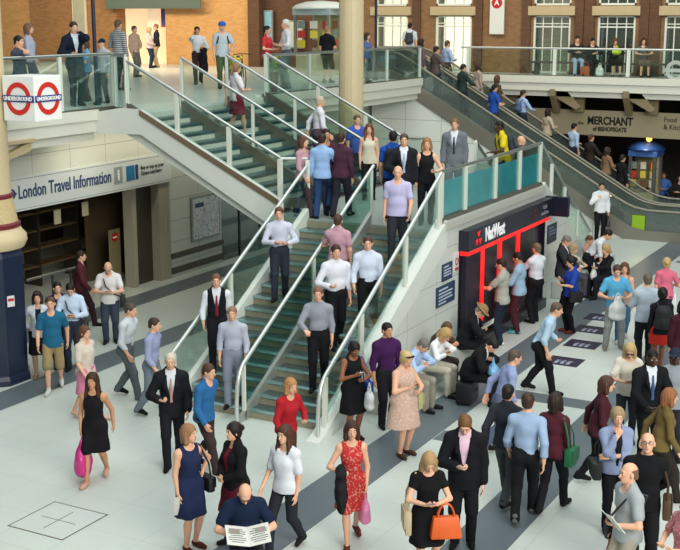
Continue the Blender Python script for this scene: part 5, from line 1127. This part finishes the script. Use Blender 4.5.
u_blue = person('person in a royal blue top in front of the cream column', GL, -13.33, 25.40, 2.680, -42, 1.74, sex='m', arms='down,down', legs='step', top=('tee', '#3a55a8'), bot=('trousers', '#2a2c35'), hair=('short', '#5a4a34'), vox=0.015)
u_white = person('person in a white shirt coming down the upper stair near the landing', GS, -13.60, 24.00, 3.173, 48, 1.76, sex='m', arms='fwd,rear', legs='step', lean=4, top=('shirt', '#d6d4dc'), bot=('trousers', '#4a3a44'), hair=('short', '#b8a894'), vox=0.015)
u_maroon = person('person in a white top and maroon skirt on the upper stair', GS, -15.55, 23.60, 3.993, 58, 1.66, sex='f', arms='carry,rear', legs='step', top=('blouse', '#d3ccd2'), bot=('skirt', '#6e1a30'), hair=('pony', '#8a6a50'), shoes='#c9d6dc', vox=0.015)
l_suit = person('person in a grey suit standing on the landing before the white wall', GL, -10.38, 24.39, 2.680, -72, 1.82, sex='m', arms='down,down', top=('jacket', '#6c7178'), bot=('trousers', '#6c7178'), inner='#d5d9e4', tie='#30343e', hair=('short', '#7a5a40'), vox=0.015)
l_yellow = person('person in a yellow and green football shirt leaning on the landing rail', GL, -9.54, 25.23, 2.680, -142, 1.76, sex='m', arms='fwd,rail', lean=10, top=('tee', '#d0b91c'), bot=('trousers', '#1b2430'), hair=('crop', '#100d0c'), sk=3, vox=0.015)
l_bald = person('person in a striped dark top on the back stair beside the yellow shirt', GL, -9.90, 27.30, 2.200, 38, 1.70, sex='m', arms='down,down', top=('tee', '#5b4a50'), bot=('trousers', '#22242c'), hair=('bald', '#5a4434'), vox=0.015)
d_suit = person('person in a navy jacket on the phone behind the left railing', GD, -18.86, 21.86, 4.650, -26, 1.92, sex='m', arms='carry,ear', hp=5, top=('jacket', '#141d2c'), bot=('trousers', '#23262e'), inner='#c2ccd8', hair=('short', '#3a2a20'), vox=0.015)
d_sit = person('person in a dark patterned T-shirt leaning on the left railing', GD, -17.59, 18.70, 4.650, 14, 1.66, sex='m', arms='ear,down', top=('tee', '#33384a'), bot=('trousers', '#23262e'), hair=('short', '#1c1512'), vox=0.015)
d_ghost = person('person in a pale lavender top walking behind the leaning person at far left', GD, -22.21, 24.00, 4.650, 28, 1.87, sex='f', arms='fwd,rear', legs='walk', top=('longsleeve', '#a9adc0'), bot=('trousers', '#4a4a58'), hair=('bob', '#7a5a48'), vox=0.018)
d_bluebag = person('person in a light blue top half hidden behind the navy jacket', GD, -19.66, 23.20, 4.650, -122, 1.48, sex='f', arms='phone,phone', top=('tee', '#6aa5c8'), bot=('trousers', '#5a4a44'), hair=('bob', '#5a3a2a'), vox=0.015)
d_cap = person('person in a pale shirt and dark cap beside the navy blue pole', GD, -18.89, 22.90, 4.650, -92, 1.51, sex='m', arms='phone,down', top=('overshirt', '#aeb2ba'), bot=('trousers', '#2b3038'), hair=('crop', '#2a1d15'), cap=('cap', '#1a2234'), vox=0.015)
d_stripe = person('person in a grey striped jumper near the bright shop opening', GD, -21.68, 27.00, 4.650, 88, 1.93, sex='m', arms='down,carry', top=('longsleeve', '#5b5f66'), bot=('trousers', '#2b3038'), hair=('short', '#5a4a3c'), vox=0.018)
d_beige = person('person in a beige shirt and grey trousers waiting by the shop opening', GD, -25.90, 33.10, 4.650, -2, 1.70, sex='m', arms='down,clasp', top=('overshirt', '#b89c84'), bot=('trousers', '#6a6660'), hair=('short', '#5a4638'), vox=0.021)
d_lady = person('person in a white and pink top outside the bright shop', GD, -29.77, 39.00, 4.650, 8, 1.59, sex='f', arms='clasp,down', top=('longsleeve', '#d5c3c2'), bot=('trousers', '#27344c'), hair=('bob', '#b89a72'), vox=0.021)
d_khaki = person('person in a dark jacket and khaki trousers outside the bright shop', GD, -29.88, 39.60, 4.650, -142, 1.70, sex='m', arms='carry,down', top=('longsleeve', '#23262c'), bot=('trousers', '#b29a72'), hair=('short', '#7a5a44'), vox=0.021)
d_phone = person('person in a white shirt on the phone with a dark coat over the arm', GD, -21.55, 30.60, 4.650, -52, 1.74, sex='m', arms='ear,carry', legs='walk', top=('shirt', '#d2d3d6'), bot=('trousers', '#33292a'), hair=('short', '#1c1512'), sk=1, vox=0.018)
d_cycle = person('person in a blue cycle helmet and pale shirt at the head of the upper stair', GD, -19.56, 29.00, 4.650, -46, 1.87, sex='m', arms='down,rail', top=('tee', '#b4bfc6'), bot=('trousers', '#4a5a3c'), hair=('crop', '#2a1d15'), cap=('helmet', '#2a62b8'), vox=0.018)
d_red = person('person in a red top facing the person with the white shirt', GD, -18.56, 29.80, 4.650, 8, 1.76, sex='f', arms='carry,carry', top=('tee', '#c8353c'), bot=('trousers', '#3c5a48'), hair=('short', '#1c1512'), vox=0.018)
d_whitehair = person('person in a white shirt with rolled sleeves facing the red top', GD, -18.04, 30.00, 4.650, -132, 1.94, sex='m', arms='carry,carry', top=('rolled', '#dadce2'), bot=('trousers', '#5a6468'), hair=('short', '#d9d6d0'), vox=0.018)
d_blackshirt = person('person in a black T-shirt and shorts in front of the kiosk', GD, -18.37, 33.00, 4.650, 88, 1.73, sex='m', arms='clasp,down', top=('tee', '#17181c'), bot=('shorts', '#3a3c32'), hair=('crop', '#9a7a60'), fat=0.12, vox=0.018)
d_backpack = person('person with a dark backpack standing at the escalator top by the bright window', GD, -19.04, 40.40, 4.650, 108, 1.78, sex='m', arms='down,down', top=('tee', '#c5ccd6'), bot=('trousers', '#2a2d36'), hair=('short', '#15110f'), vox=0.021)
d_behindcol = person('person in a blue grey top just right of the cream column on the deck', GD, -17.50, 34.00, 4.650, -2, 1.52, sex='f', arms='down,down', top=('longsleeve', '#5a6a98'), bot=('trousers', '#33343c'), hair=('bob', '#3a2a22'), vox=0.018)
b_jeans = person('person in a dark top and pale jeans seated on the balcony bench', GB, -13.05, 41.35, 4.650, -62, 1.74, sex='m', arms='lap,lap', legs='sit', hp=15, top=('longsleeve', '#2a2a2c'), bot=('trousers', '#9fb4d0'), hair=('short', '#2a1d15'), vox=0.021)
b_green = person('person in black with a lime green bag on the lap, on the balcony bench', GB, -11.71, 41.35, 4.650, -62, 1.64, sex='f', arms='lap,lap', legs='sit', hp=15, top=('longsleeve', '#17171a'), bot=('short_skirt', '#17171a'), hair=('bob', '#5a3a28'), vox=0.021)
b_grey = person('person in a grey patterned top at the right end of the balcony bench', GB, -10.74, 41.35, 4.650, -62, 1.66, sex='f', arms='lap,lap', legs='sit', top=('tee', '#55595a'), bot=('short_skirt', '#6a5a50'), hair=('bob', '#3a2a22'), vox=0.021)
b_dark2 = person('person in black seated between the pale jeans and the lime bag', GB, -12.51, 41.35, 4.650, -56, 1.66, sex='m', arms='lap,lap', legs='sit', hp=20, top=('longsleeve', '#1b1b1e'), bot=('trousers', '#26262a'), hair=('short', '#15110f'), vox=0.021)
e0 = person('escalator rider in a mauve top, on the nearest escalator', GE, -16.93, 36.80, 4.257, 56, 1.68, sex='f', arms='down,rail', top=('longsleeve', '#6a5560'), bot=('trousers', '#23262e'), hair=('bob', '#2a1d15'), vox=0.021)
e1 = person('escalator rider in a grey brown jacket, on the nearest escalator', GE, -16.38, 36.80, 3.943, 56, 1.76, sex='m', arms='rail,down', top=('longsleeve', '#5a4e4a'), bot=('trousers', '#2a2d3c'), hair=('short', '#15110f'), vox=0.021)
e2 = person('escalator rider in a pale blue shirt, on the second escalator', GE, -16.66, 38.35, 4.103, 56, 1.76, sex='m', arms='carry,down', top=('shirt', '#9fb2d6'), bot=('trousers', '#3a3430'), hair=('short', '#5a3a28'), vox=0.021)
e3 = person('escalator rider in a beige top, on the second escalator', GE, -15.51, 38.35, 3.445, 56, 1.68, sex='f', arms='down,rail', top=('longsleeve', '#a8968c'), bot=('trousers', '#23262e'), hair=('bob', '#3a2a22'), vox=0.021)
e4 = person('escalator rider in a dark green jacket, on the nearest escalator', GE, -15.41, 36.80, 3.388, 56, 1.76, sex='m', arms='rail,down', top=('longsleeve', '#2c3a36'), bot=('trousers', '#2a2d3c'), hair=('short', '#2a1d15'), vox=0.021)
e5 = person('escalator rider in a royal blue top, on the nearest escalator', GE, -14.31, 36.80, 2.760, 56, 1.76, sex='m', arms='carry,down', top=('tee', '#2450a8'), bot=('trousers', '#3a3430'), hair=('short', '#15110f'), vox=0.021)
e6 = person('escalator rider in a brown coat, on the second escalator', GE, -14.82, 38.35, 3.049, 56, 1.68, sex='f', arms='down,rail', top=('longsleeve', '#54443a'), bot=('trousers', '#23262e'), hair=('bob', '#5a3a28'), vox=0.021)
e7 = person('escalator rider in a light blue shirt with backpack straps, on the second escalator', GE, -13.89, 38.35, 2.515, 56, 1.76, sex='m', arms='rail,down', top=('shirt', '#9fb9e0'), bot=('trousers', '#2a2d3c'), hair=('short', '#3a2a22'), vox=0.021)
e8 = person('escalator rider in a cream cardigan, on the second escalator', GE, -13.00, 38.35, 2.007, 56, 1.68, sex='f', arms='carry,down', top=('longsleeve', '#b8a890'), bot=('trousers', '#3a3430'), hair=('bob', '#2a1d15'), vox=0.021)
e9 = person('escalator rider in a pale blue blouse, on the second escalator', GE, -12.09, 38.35, 1.487, 56, 1.76, sex='m', arms='down,rail', top=('shirt', '#a9c0dc'), bot=('trousers', '#23262e'), hair=('short', '#15110f'), vox=0.021)
e10 = person('escalator rider in a dark brown jacket, on the second escalator', GE, -11.51, 38.35, 1.154, 56, 1.76, sex='m', arms='rail,down', top=('longsleeve', '#2e2622'), bot=('trousers', '#2a2d3c'), hair=('short', '#5a3a28'), vox=0.021)
e11 = person('escalator rider in a tan jacket, on the second escalator', GE, -10.95, 38.35, 0.836, 56, 1.68, sex='f', arms='carry,down', top=('longsleeve', '#8a6c54'), bot=('trousers', '#3a3430'), hair=('bob', '#3a2a22'), vox=0.021)
e12 = person('escalator rider in a black coat, on the second escalator', GE, -10.44, 38.35, 0.546, 56, 1.76, sex='m', arms='down,rail', top=('longsleeve', '#1a1a1e'), bot=('trousers', '#23262e'), hair=('short', '#2a1d15'), vox=0.021)
c_cream = person('person in a cream top sitting in the dark arcade below the blue kiosk', GA, -10.92, 41.20, 0.000, -2, 1.70, sex='f', arms='lap,lap', legs='sit', top=('longsleeve', '#b9a894'), bot=('trousers', '#3a3a40'), hair=('bob', '#4a3024'), vox=0.021)
c_dark = person('person in black sitting in the dark arcade left of the blue shirt', GA, -10.48, 41.90, 0.000, -102, 1.74, sex='m', arms='lap,lap', legs='sit', top=('longsleeve', '#17171b'), bot=('trousers', '#17171b'), hair=('short', '#15110f'), vox=0.021)
c_blue = person('person in a blue shirt sitting in the arcade right of the magazine kiosk', GA, -9.95, 42.00, 0.000, -82, 1.76, sex='m', arms='lap,lap', legs='sit', top=('overshirt', '#4f7cc0'), bot=('trousers', '#2a3c66'), hair=('short', '#3a2a22'), sk=1, vox=0.021)
c_edge = person('person in a dark jacket at the right edge of the arcade', GA, -9.27, 41.60, 0.000, -92, 1.74, sex='m', arms='lap,lap', legs='sit', top=('longsleeve', '#2a2422'), bot=('trousers', '#1a1a1e'), hair=('short', '#2a1d15'), vox=0.021)
# ---------------------------------------------------------------- things people hold, wear or have beside them
UPV = Vector((0, 0, 1))
def frame(J, r=None):
    f = J['f']; return f, J['r']
def local(o, root): o.location = Vector(o.location)-Vector(root.location); return o
def tote(label, pos, ax, w, h, d, col, group='bags', handle=.16, name='handbag', mt=None):
    """soft tapering bag hanging below pos (where the handles are held); ax = horizontal width axis"""
    pos = Vector(pos); ax = Vector((ax.x, ax.y, 0)).normalized(); n = Vector((-ax.y, ax.x, 0)); t = thing(name, label, 'bag', tuple(pos-UPV*(handle+h)), group)
    m = mt or mat('bag_'+col.strip('#'), col, 0.5, var=0.12, scale=9); z1 = h; b = MB()
    v = []
    for z, k, e in ((0, 1.0, 1.0), (h*.08, 1.06, 1.08), (h*.55, .96, .9), (h, .86, .55)):
        for sx, sy in ((-1,-1),(1,-1),(1,1),(-1,1)): v.append(ax*sx*w/2*k+n*sy*d/2*e+UPV*z)
    f = [(0,3,2,1),(12,13,14,15)]+[(4*i+j, 4*i+(j+1) % 4, 4*i+4+(j+1) % 4, 4*i+4+j) for i in range(3) for j in range(4)]
    b.add(v, f); b.build('bag_body', m, t, bevel=min(w, h, d)*.12, smooth=True)
    for s in (-1, 1):
        b = MB(); pts = [ax*w*.28*math.cos(a)*(1 if True else 0)+n*s*d*.2*(1-math.sin(a)*.7)+UPV*(h-.02+(handle+.02)*math.sin(a)) for a in np.linspace(0, math.pi, 9)]
        b.tube(pts, .011, n=6); b.build('handle', m, t, True)
    return t
def carrier(label, pos, ax, w, h, d, col, group='bags', name='carrier_bag', band=None):
    pos = Vector(pos); ax = Vector((ax.x, ax.y, 0)).normalized(); a = np.array([*ax]); n = np.array([-ax.y, ax.x, 0]); R = np.stack([a, n, np.array([0, 0, 1.])], 1)
    t = thing(name, label, 'bag', tuple(pos-UPV*(h+.1)), group)
    pr = [Ell((0, 0, h*.42), (w*.52, d*.5, h*.44), R, .05), Cone((0, 0, h*.5), (0, 0, h*.98), d*.4, d*.2, .05), Ell((0, 0, h*.15), (w*.46, d*.46, h*.17), R, .05)]
    F = Field(pr, .014); F.noise(.007, len(label), 34); V, Q = F.mesh(); m = mat('carrier_'+col.strip('#'), col, 0.35, var=0.18, scale=11)
    o = mk('bag_body', [(V, Q, m)], t)
    for s in (-1, 1):
        b = MB(); b.tube([ax*w*.2*s+UPV*h*.8, ax*w*.13*s+UPV*(h+.04), UPV*(h+.1)], [.02, .012, .01], n=6); b.build('handle', m, t, True)
    return t
def backpack(label, J, col, w=.3, h=.42, d=.17, name='backpack'):
    c = J['back']+J['f']*-.02; a = np.array([*J['r']]); n = np.array([*J['F']]); u = np.array([*J['U']]); R = np.stack([a, n, u], 1)
    t = thing(name, label, 'bag', tuple(c), 'backpacks'); m = mat('pack_'+col.strip('#'), col, 0.7, var=.1)
    pr = [Cone(-u*h*.28-a*w*.2, -u*h*.28+a*w*.2, d*.5, d*.5, .08), Cone(u*h*.2-a*w*.14, u*h*.2+a*w*.14, d*.45, d*.45, .1), Cone(-u*h*.25, u*h*.22, d*.55, d*.5, .08), Cone(-u*h*.2-a*w*.2, u*h*.15-a*w*.16, d*.45, d*.42, .06), Cone(-u*h*.2+a*w*.2, u*h*.15+a*w*.16, d*.45, d*.42, .06)]
    mk('pack_body', [(*Field(pr, .014).mesh(), m)], t)
    pr = [Cone(-u*h*.25-n*d*.45-a*w*.14, -u*h*.25-n*d*.45+a*w*.14, .05, .05, .05), Cone(-u*h*.1-n*d*.42-a*w*.12, -u*h*.1-n*d*.42+a*w*.12, .045, .045, .05)]
    mk('front_pocket', [(*Field(pr, .014).mesh(), m)], t)
    for s, k in ((1, 'RS'), (-1, 'LS')):
        S = J[k]-c; b = MB(); ins = -J['r']*s*.06; b.tube([Vector(u*h*.3+a*s*w*.25), S+ins+J['U']*.075-J['F']*.05, S+ins+J['U']*.07+J['F']*.04, S+ins-J['U']*.05+J['F']*.12, S+ins*.2-J['U']*.2+J['F']*.1], .02, n=6); b.build('shoulder_strap', m, t, True)
    return t
def satchel(label, J, side, col, w=.28, h=.22, d=.09, drop=0.0, strap=None):
    S = J['LS' if side == 'R' else 'RS'] if strap == 'cross' else J[side+'S']; H = J['hip'+side]; sg = 1 if side == 'R' else -1
    c = H+J['r']*sg*.06+UPV*(-.06-drop); t = thing('shoulder_bag', label, 'bag', tuple(c), 'bags'); m = mat('bag_'+col.strip('#'), col, 0.5, var=.12, scale=9)
    f, r = J['f'], J['r']; b = MB(); b.obox((0, 0, 0), f*w/2, r*d/2, UPV*h/2); b.build('bag_body', m, t, bevel=.03, smooth=True)
    b = MB(); b.obox(r*sg*(d/2+.006)+UPV*h*.14, f*w*.49, r*.008, UPV*h*.34); b.build('flap', m, t, bevel=.005)
    b = MB(); q = S-c
    if strap == 'cross': pts = [f*w*.4+UPV*h*.45, (q*.35)+f*.19+UPV*.02, q*.72+f*.19, q+UPV*.075+f*.03+r*sg*.05, q+UPV*.04-f*.12, q*.5-f*.18, -f*w*.4+UPV*h*.45]
    else: pts = [f*w*.4+UPV*h*.45, q*.6+f*.1+r*sg*.05, q+UPV*.07+f*.03, q+UPV*.06-f*.05, q*.6-f*.12+r*sg*.05, -f*w*.4+UPV*h*.45]
    b.tube(pts, .013, n=6); b.build('strap', m, t, True); return t
def phone(label, J, k, col='#17181c', ear=False, big=1.0):
    c = J[k]; t = thing('phone', label, 'phone', tuple(c), 'mobile phones'); f, r = J['f'], J['r']
    if ear: ax, up, n = f, (UPV*.9+f*.3).normalized(), r
    else: up = (f*.85+UPV*.45).normalized(); n = (UPV*.85-f*.45).normalized(); ax = r
    b = MB(); b.obox((0, 0, 0), ax*.035*big, up*.072*big, n*.0045); b.build('phone_case', mat('phone_'+col.strip('#'), col, 0.3), t, bevel=.003)
    b = MB(); b.obox(n*.0052, ax*.031*big, up*.064*big, n*.0007); b.build('screen', mat('phone_screen', '#5a6b80', 0.15, emit=.15), t); return t
def paper(label, c, f, r, w, h, tilt=.5, name='newspaper'):
    c = Vector(c); t = thing(name, label, 'newspaper', tuple(c), 'newspapers'); up = (f*(1-tilt)+UPV*tilt).normalized(); mp = mat('newsprint', '#cfd0c8', .7, var=.05); mi = mat('news_ink', '#6b6d70', .7); mp2 = mat('news_photo', '#8d8478', .7, var=.3)
    for s in (-1, 1):
        d = (r*s+UPV*.18).normalized(); n = d.cross(up).normalized(); n = n if n.z > 0 else -n
        b = MB(); b.obox(d*w/4, d*w/4, up*h/2, n*.004); p = b.build('page', mp, t)
        b = MB()
        for i in range(7): b.obox(d*w/4+up*(h*.34-i*h*.11)+n*.0048, d*w*.2*(1 if i % 3 else .7), up*h*.022, n*.0006)
        b.build('print_lines', mi, p); b = MB(); b.obox(d*w*.3-up*h*.2+n*.0055, d*w*.12, up*h*.14, n*.0008); b.build('picture', mp2, p)
    return t
J = w_orange
tote('bright orange leather tote hanging from the forearm of the black dress', J['LW']*.6+J['LE']*.4-UPV*.02+J['r']*-.05, J['r'], .36, .27, .15, '#d2591b')
satchel('cream canvas shoulder bag at the hip of the black dress with orange tote', J, 'R', '#b9a98a', .3, .32, .08, .06)
phone('phone held by the person in the black dress with the orange tote', J, 'R', '#8a3a8a'); phone('second phone held beside the first above the orange tote', J, 'L', '#c9c6cc')
phone('phone held in front of the pink shirt and black suit', m_suit, 'R', '#d0d0d4')
J = w_red; carrier('pink paper bag carried by the person in the red dress', J['L']+Vector((0,0,-.02)), J['f'], .26, .3, .14, '#d77fa8', name='paper_bag')
t = thing('coat', 'dark coat folded over the arm of the red dress', 'coat', tuple(J['RW']), 'coats'); w_ = np.array([*J['f']]); z_ = np.array([0, 0, 1.]); fl_ = (np.array([*J['r']]), 1.8)
F = Field([Cone(-w_*.05+z_*.03, w_*.07+z_*.03, .055, .055, .04), Cone(z_*0, -z_*.3, .11, .15, .05, fl_), Cone(-z_*.2+w_*.05, -z_*.42+w_*.07, .1, .09, .05, fl_)], .013); F.noise(.01, 3, 42); mk('coat_cloth', [(*F.mesh(), cloth('#1d1c1e'))], t)
J = m_news; paper('open newspaper held low by the person in the navy polo shirt', (J['R']+J['L'])/2+UPV*.03+J['f']*.06, J['f'], J['r'], .52, .38, -.25)
J = w_navy; satchel('black handbag on the arm of the sleeveless navy dress', J, 'L', '#17171b', .3, .2, .1)
paper('rolled magazine in the hand of the sleeveless navy dress', J['R']-UPV*.08, J['r']*.2+J['f'], J['f'].cross(UPV), .2, .26, .85, 'magazine')
J = w_pinkbag; carrier('large magenta plastic bag swinging beside the short black dress', J['R'], J['f'], .42, .52, .24, '#c2307e')
satchel('dark sling bag across the pale blue shirt near the blue column', m_strap, 'L', '#20222a', .26, .2, .08, 0, 'cross'); satchel('black sling bag worn across the white short sleeved shirt by the shop', m_phone_w, 'L', '#17181c', .26, .24, .09, 0, 'cross')
phone('phone looked at by the person with the diagonal strap', m_strap, 'R'); phone('phone held in front of the white shirt by the shop front', m_phone_w, 'R')
J = w_blackdress; phone('white phone held up by the sleeveless black dress at the stair rail', J, 'R', '#d4d4d8'); carrier('white plastic bag hanging from the wrist of the sleeveless black dress', J['LW']-UPV*.06+J['r']*-.1, J['f'], .24, .34, .13, '#d9dcdf')
satchel('blue bag on the shoulder of the sleeveless black dress', J, 'L', '#274a94', .26, .26, .1)
phone('phone held by the person in the pale pink dress', w_cream, 'R'); satchel('pale green bag at the side of the pale pink dress', w_cream, 'L', '#a9a878', .24, .26, .1)
phone('phone held up by the seated person in the white shirt', s_white, 'R')
J = s_hat; paper('folded paper read under the straw hat', (J['R']+J['L'])/2+J['f']*.05+UPV*.05, J['f'], J['r'], .36, .28, .4)
J = s_black; carrier('blue and white carrier bag on the lap of the crouched person in black', J['R']+J['f']*.12+UPV*.22, J['r'], .26, .22, .18, '#6fa6cf')
def seat_case(label, J, col, h=.42):
    p = Vector(J['o'].location); a = J['f']; r = J['r']; t = thing('suitcase', label, 'suitcase', tuple(p-a*.03), 'suitcases'); b = MB(); b.obox((0, 0, h/2+.02), a*.15, r*.26, UPV*(h/2-.02)); b.build('case_shell', mat('case_'+col.strip('#'), col, .5), t, bevel=.03, smooth=True)
    for s in (-1, 1): b = MB(); b.tube([r*s*.2-a*.1+UPV*.03-r*.015, r*s*.2-a*.1+UPV*.03+r*.015], .03, n=12); b.build('wheel', M_BLACK, t, True)
    b = MB(); b.tube([r*-.08+a*.15+UPV*h*.6, r*-.06+a*.18+UPV*h*.6, r*.06+a*.18+UPV*h*.6, r*.08+a*.15+UPV*h*.6], .01, n=6); b.build('handle', M_BLACK, t)
seat_case('stool' if 0 else 'dark suitcase under the crouched person in black', s_black, '#121317'); seat_case('grey suitcase under the person in the black top near the escalator foot', b_blacktop, '#4a4c52')
phone('phone held by the bright blue top in the queue', q_bluetop, 'R'); satchel('black bag at the side of the bright blue top', q_bluetop, 'L', '#17171b', .28, .24, .12)
J = b_blonde; carrier('white carrier bag beside the seated cream top', J['L']+J['f']*.2+UPV*.1, J['r'], .24, .34, .14, '#d5d8d8')
J = g_white; tote('black briefcase held by the lone person before the escalator', J['L'], J['f'], .36, .26, .1, '#15151a', handle=.06, name='briefcase')
J = r_lblue; carrier('white carrier bag hugged by the person in the light blue T-shirt', (J['R']+J['L'])/2+J['f']*.05+UPV*.12, J['r'], .34, .46, .2, '#cfd3d2')
backpack('black backpack above the bright red skirt', r_redskirt, '#15161b', .34, .5, .2)
J = r_pink; tote('white bag with pale straps on the arm of the pink top', J['RW']*.7+J['RE']*.3, J['f'], .34, .3, .1, '#d9dae0')
phone('phone held by the cream short sleeved top', r_cream, 'R'); phone('dark tablet held by the black suit with the lanyard', r_suitblk, 'R', '#22242a', big=1.9)
satchel('black shoulder bag at the hip of the grey blue cardigan', r_cardigan, 'R', '#131317', .3, .24, .12)
satchel('brown satchel at the hip of the black shirt and glasses', r_bald_blk, 'L', '#4a3823', .3, .26, .1)
J = r_bald_gry; satchel('black sling bag across the grey T-shirt facing left', J, 'R', '#17181c', .26, .2, .08, .05, 'cross')
carrier('red carrier bag held low by the grey T-shirt facing left', J['R'], J['f'], .28, .36, .16, '#b3161f'); paper('folded newspaper tucked under the arm of the grey T-shirt', J['LW']+J['f']*.05+UPV*.05, J['f'], UPV.cross(J['f']), .3, .3, .55)
satchel('green bag strap and dark bag on the maroon top walking away', r_dkgreen, 'R', '#1f6a44', .26, .26, .12)
backpack('black backpack on the bright blue T-shirt walking up the landing', s_backpk, '#101116', .34, .46, .22); backpack('dark backpack on the yellow football shirt', l_yellow, '#1a2230', .3, .42, .18)
backpack('dark backpack of the helmeted cyclist', d_cycle, '#1b1f28', .3, .42, .16); backpack('dark grey backpack at the escalator top', d_backpack, '#2a2f3a', .32, .44, .18)
J = d_suit; tote('dark round holdall hanging behind the navy jacket', J['R']+J['f']*.05-UPV*.1, J['f'], .42, .3, .26, '#1a1a20', name='holdall'); phone('phone at the ear of the navy jacket', J, 'L', ear=True)
phone('phone at the ear of the white shirt on the upper deck', d_phone, 'R', ear=True); J = d_phone; t = thing('coat', 'dark coat hung over the arm of the white shirt on the upper deck', 'coat', tuple(J['LW']), 'coats')
F = Field([Ell((0, 0, -.04), (.11, .11, .09)), Cone((0, 0, -.1), (0, 0, -.62), .1, .13, .06)], .016); F.noise(.008, 5, 28); mk('coat_cloth', [(*F.mesh(), cloth('#1c1a1e'))], t)
J = d_cycle; t = thing('bicycle', 'dark bicycle wheeled by the helmeted cyclist', 'bicycle', tuple(Vector(J['o'].location)+J['r']*-.5), None)
f = J['f']; mb = mat('bike_frame', '#23262c', .35, .4)
wheels = (f*.52, f*-.5)
for w_ in wheels:
    b = MB(); pts = [w_+UPV*.34+f*.33*math.cos(a)+UPV*.33*math.sin(a) for a in np.linspace(0, 2*math.pi, 25)]; b.tube(pts, .017, n=6); b.build('wheel', M_BLACK, t, True)
b = MB(); A_, B_, C_, D_, E_ = f*-.5+UPV*.34, f*-.08+UPV*.28, f*-.2+UPV*.85, f*.34+UPV*.82, f*.52+UPV*.34
for p, q in ((A_, B_), (A_, C_), (B_, C_), (B_, D_), (C_, D_), (D_, E_)): b.tube([p, q], .016, n=8)
b.build('frame', mb, t, True); b = MB(); b.tube([f*.34+UPV*.98+J['r']*-.26, f*.34+UPV*1.0, f*.34+UPV*.98+J['r']*.26], .013, n=6); b.tube([D_, f*.33+UPV*1.0], .014, n=6); b.build('handlebar', mb, t, True)
b = MB(); b.obox(f*-.22+UPV*.9, f*.12, J['r']*.06, UPV*.025); b.build('saddle', M_BLACK, t, bevel=.015)
J = b_green; carrier('lime green bag on the lap of the person on the balcony bench', J['R']+UPV*.3+J['f']*.02, J['r'], .3, .2, .16, '#b4cf2a')
tote('orange brown bag on the balcony floor beside the pale jeans', Vector(b_jeans['o'].location)+Vector((.45, -.35, .5)), Vector((1, 0, 0)), .34, .36, .16, '#a4562e'); carrier('white carrier bag on the balcony floor under the bench', Vector(b_dark2['o'].location)+Vector((.42, -.4, .47)), Vector((1, 0, 0)), .28, .34, .16, '#cfd6d6')
backpack('light backpack straps on the pale blue rider of the second escalator', e7, '#4a5a7a', .28, .4, .15)
for k, J in enumerate((c_cream, c_dark, c_blue, c_edge)):
    p = Vector(J['o'].location); t = thing('chair', ('chair under the cream top in the arcade', 'chair under the person in black in the arcade', 'chair under the blue shirt in the arcade', 'chair at the right edge of the arcade')[k], 'chair', tuple(p), 'arcade chairs'); f, r = J['f'], J['r']; mc = mat('cafe_chair', '#2c2621', .5)
    b = MB(); b.obox(UPV*.4, f*.2, r*.2, UPV*.02); b.build('seat', mc, t, bevel=.008); b = MB(); b.obox(f*-.21+UPV*.68, f*.012, r*.19, UPV*.16); b.build('backrest', mc, t, bevel=.008)
    for i in (-1, 1):
        for j in (-1, 1): b = MB(); b.tube([f*.17*i+r*.17*j, f*.17*i+r*.17*j+UPV*.39], .014, n=6); b.build('leg', mc, t)
        b = MB(); b.tube([f*-.2+r*.17*i+UPV*.39, f*-.21+r*.17*i+UPV*.8], .013, n=6); b.build('back_post', mc, t)
J = m_news; p = Vector(J['o'].location); t = thing('stool', 'plain grey stool under the newspaper reader in navy', 'stool', tuple(p))
b = MB(); b.lathe((0, 0, .4), [(.17, 0), (.18, .02), (.17, .04)], 20); b.build('seat', M_DSTEEL, t, True)
for i in range(4): a = math.pi/4+i*math.pi/2; b = MB(); b.tube([(.13*math.cos(a), .13*math.sin(a), .4), (.18*math.cos(a), .18*math.sin(a), 0)], .014, n=8); b.build('leg', M_DSTEEL, t)
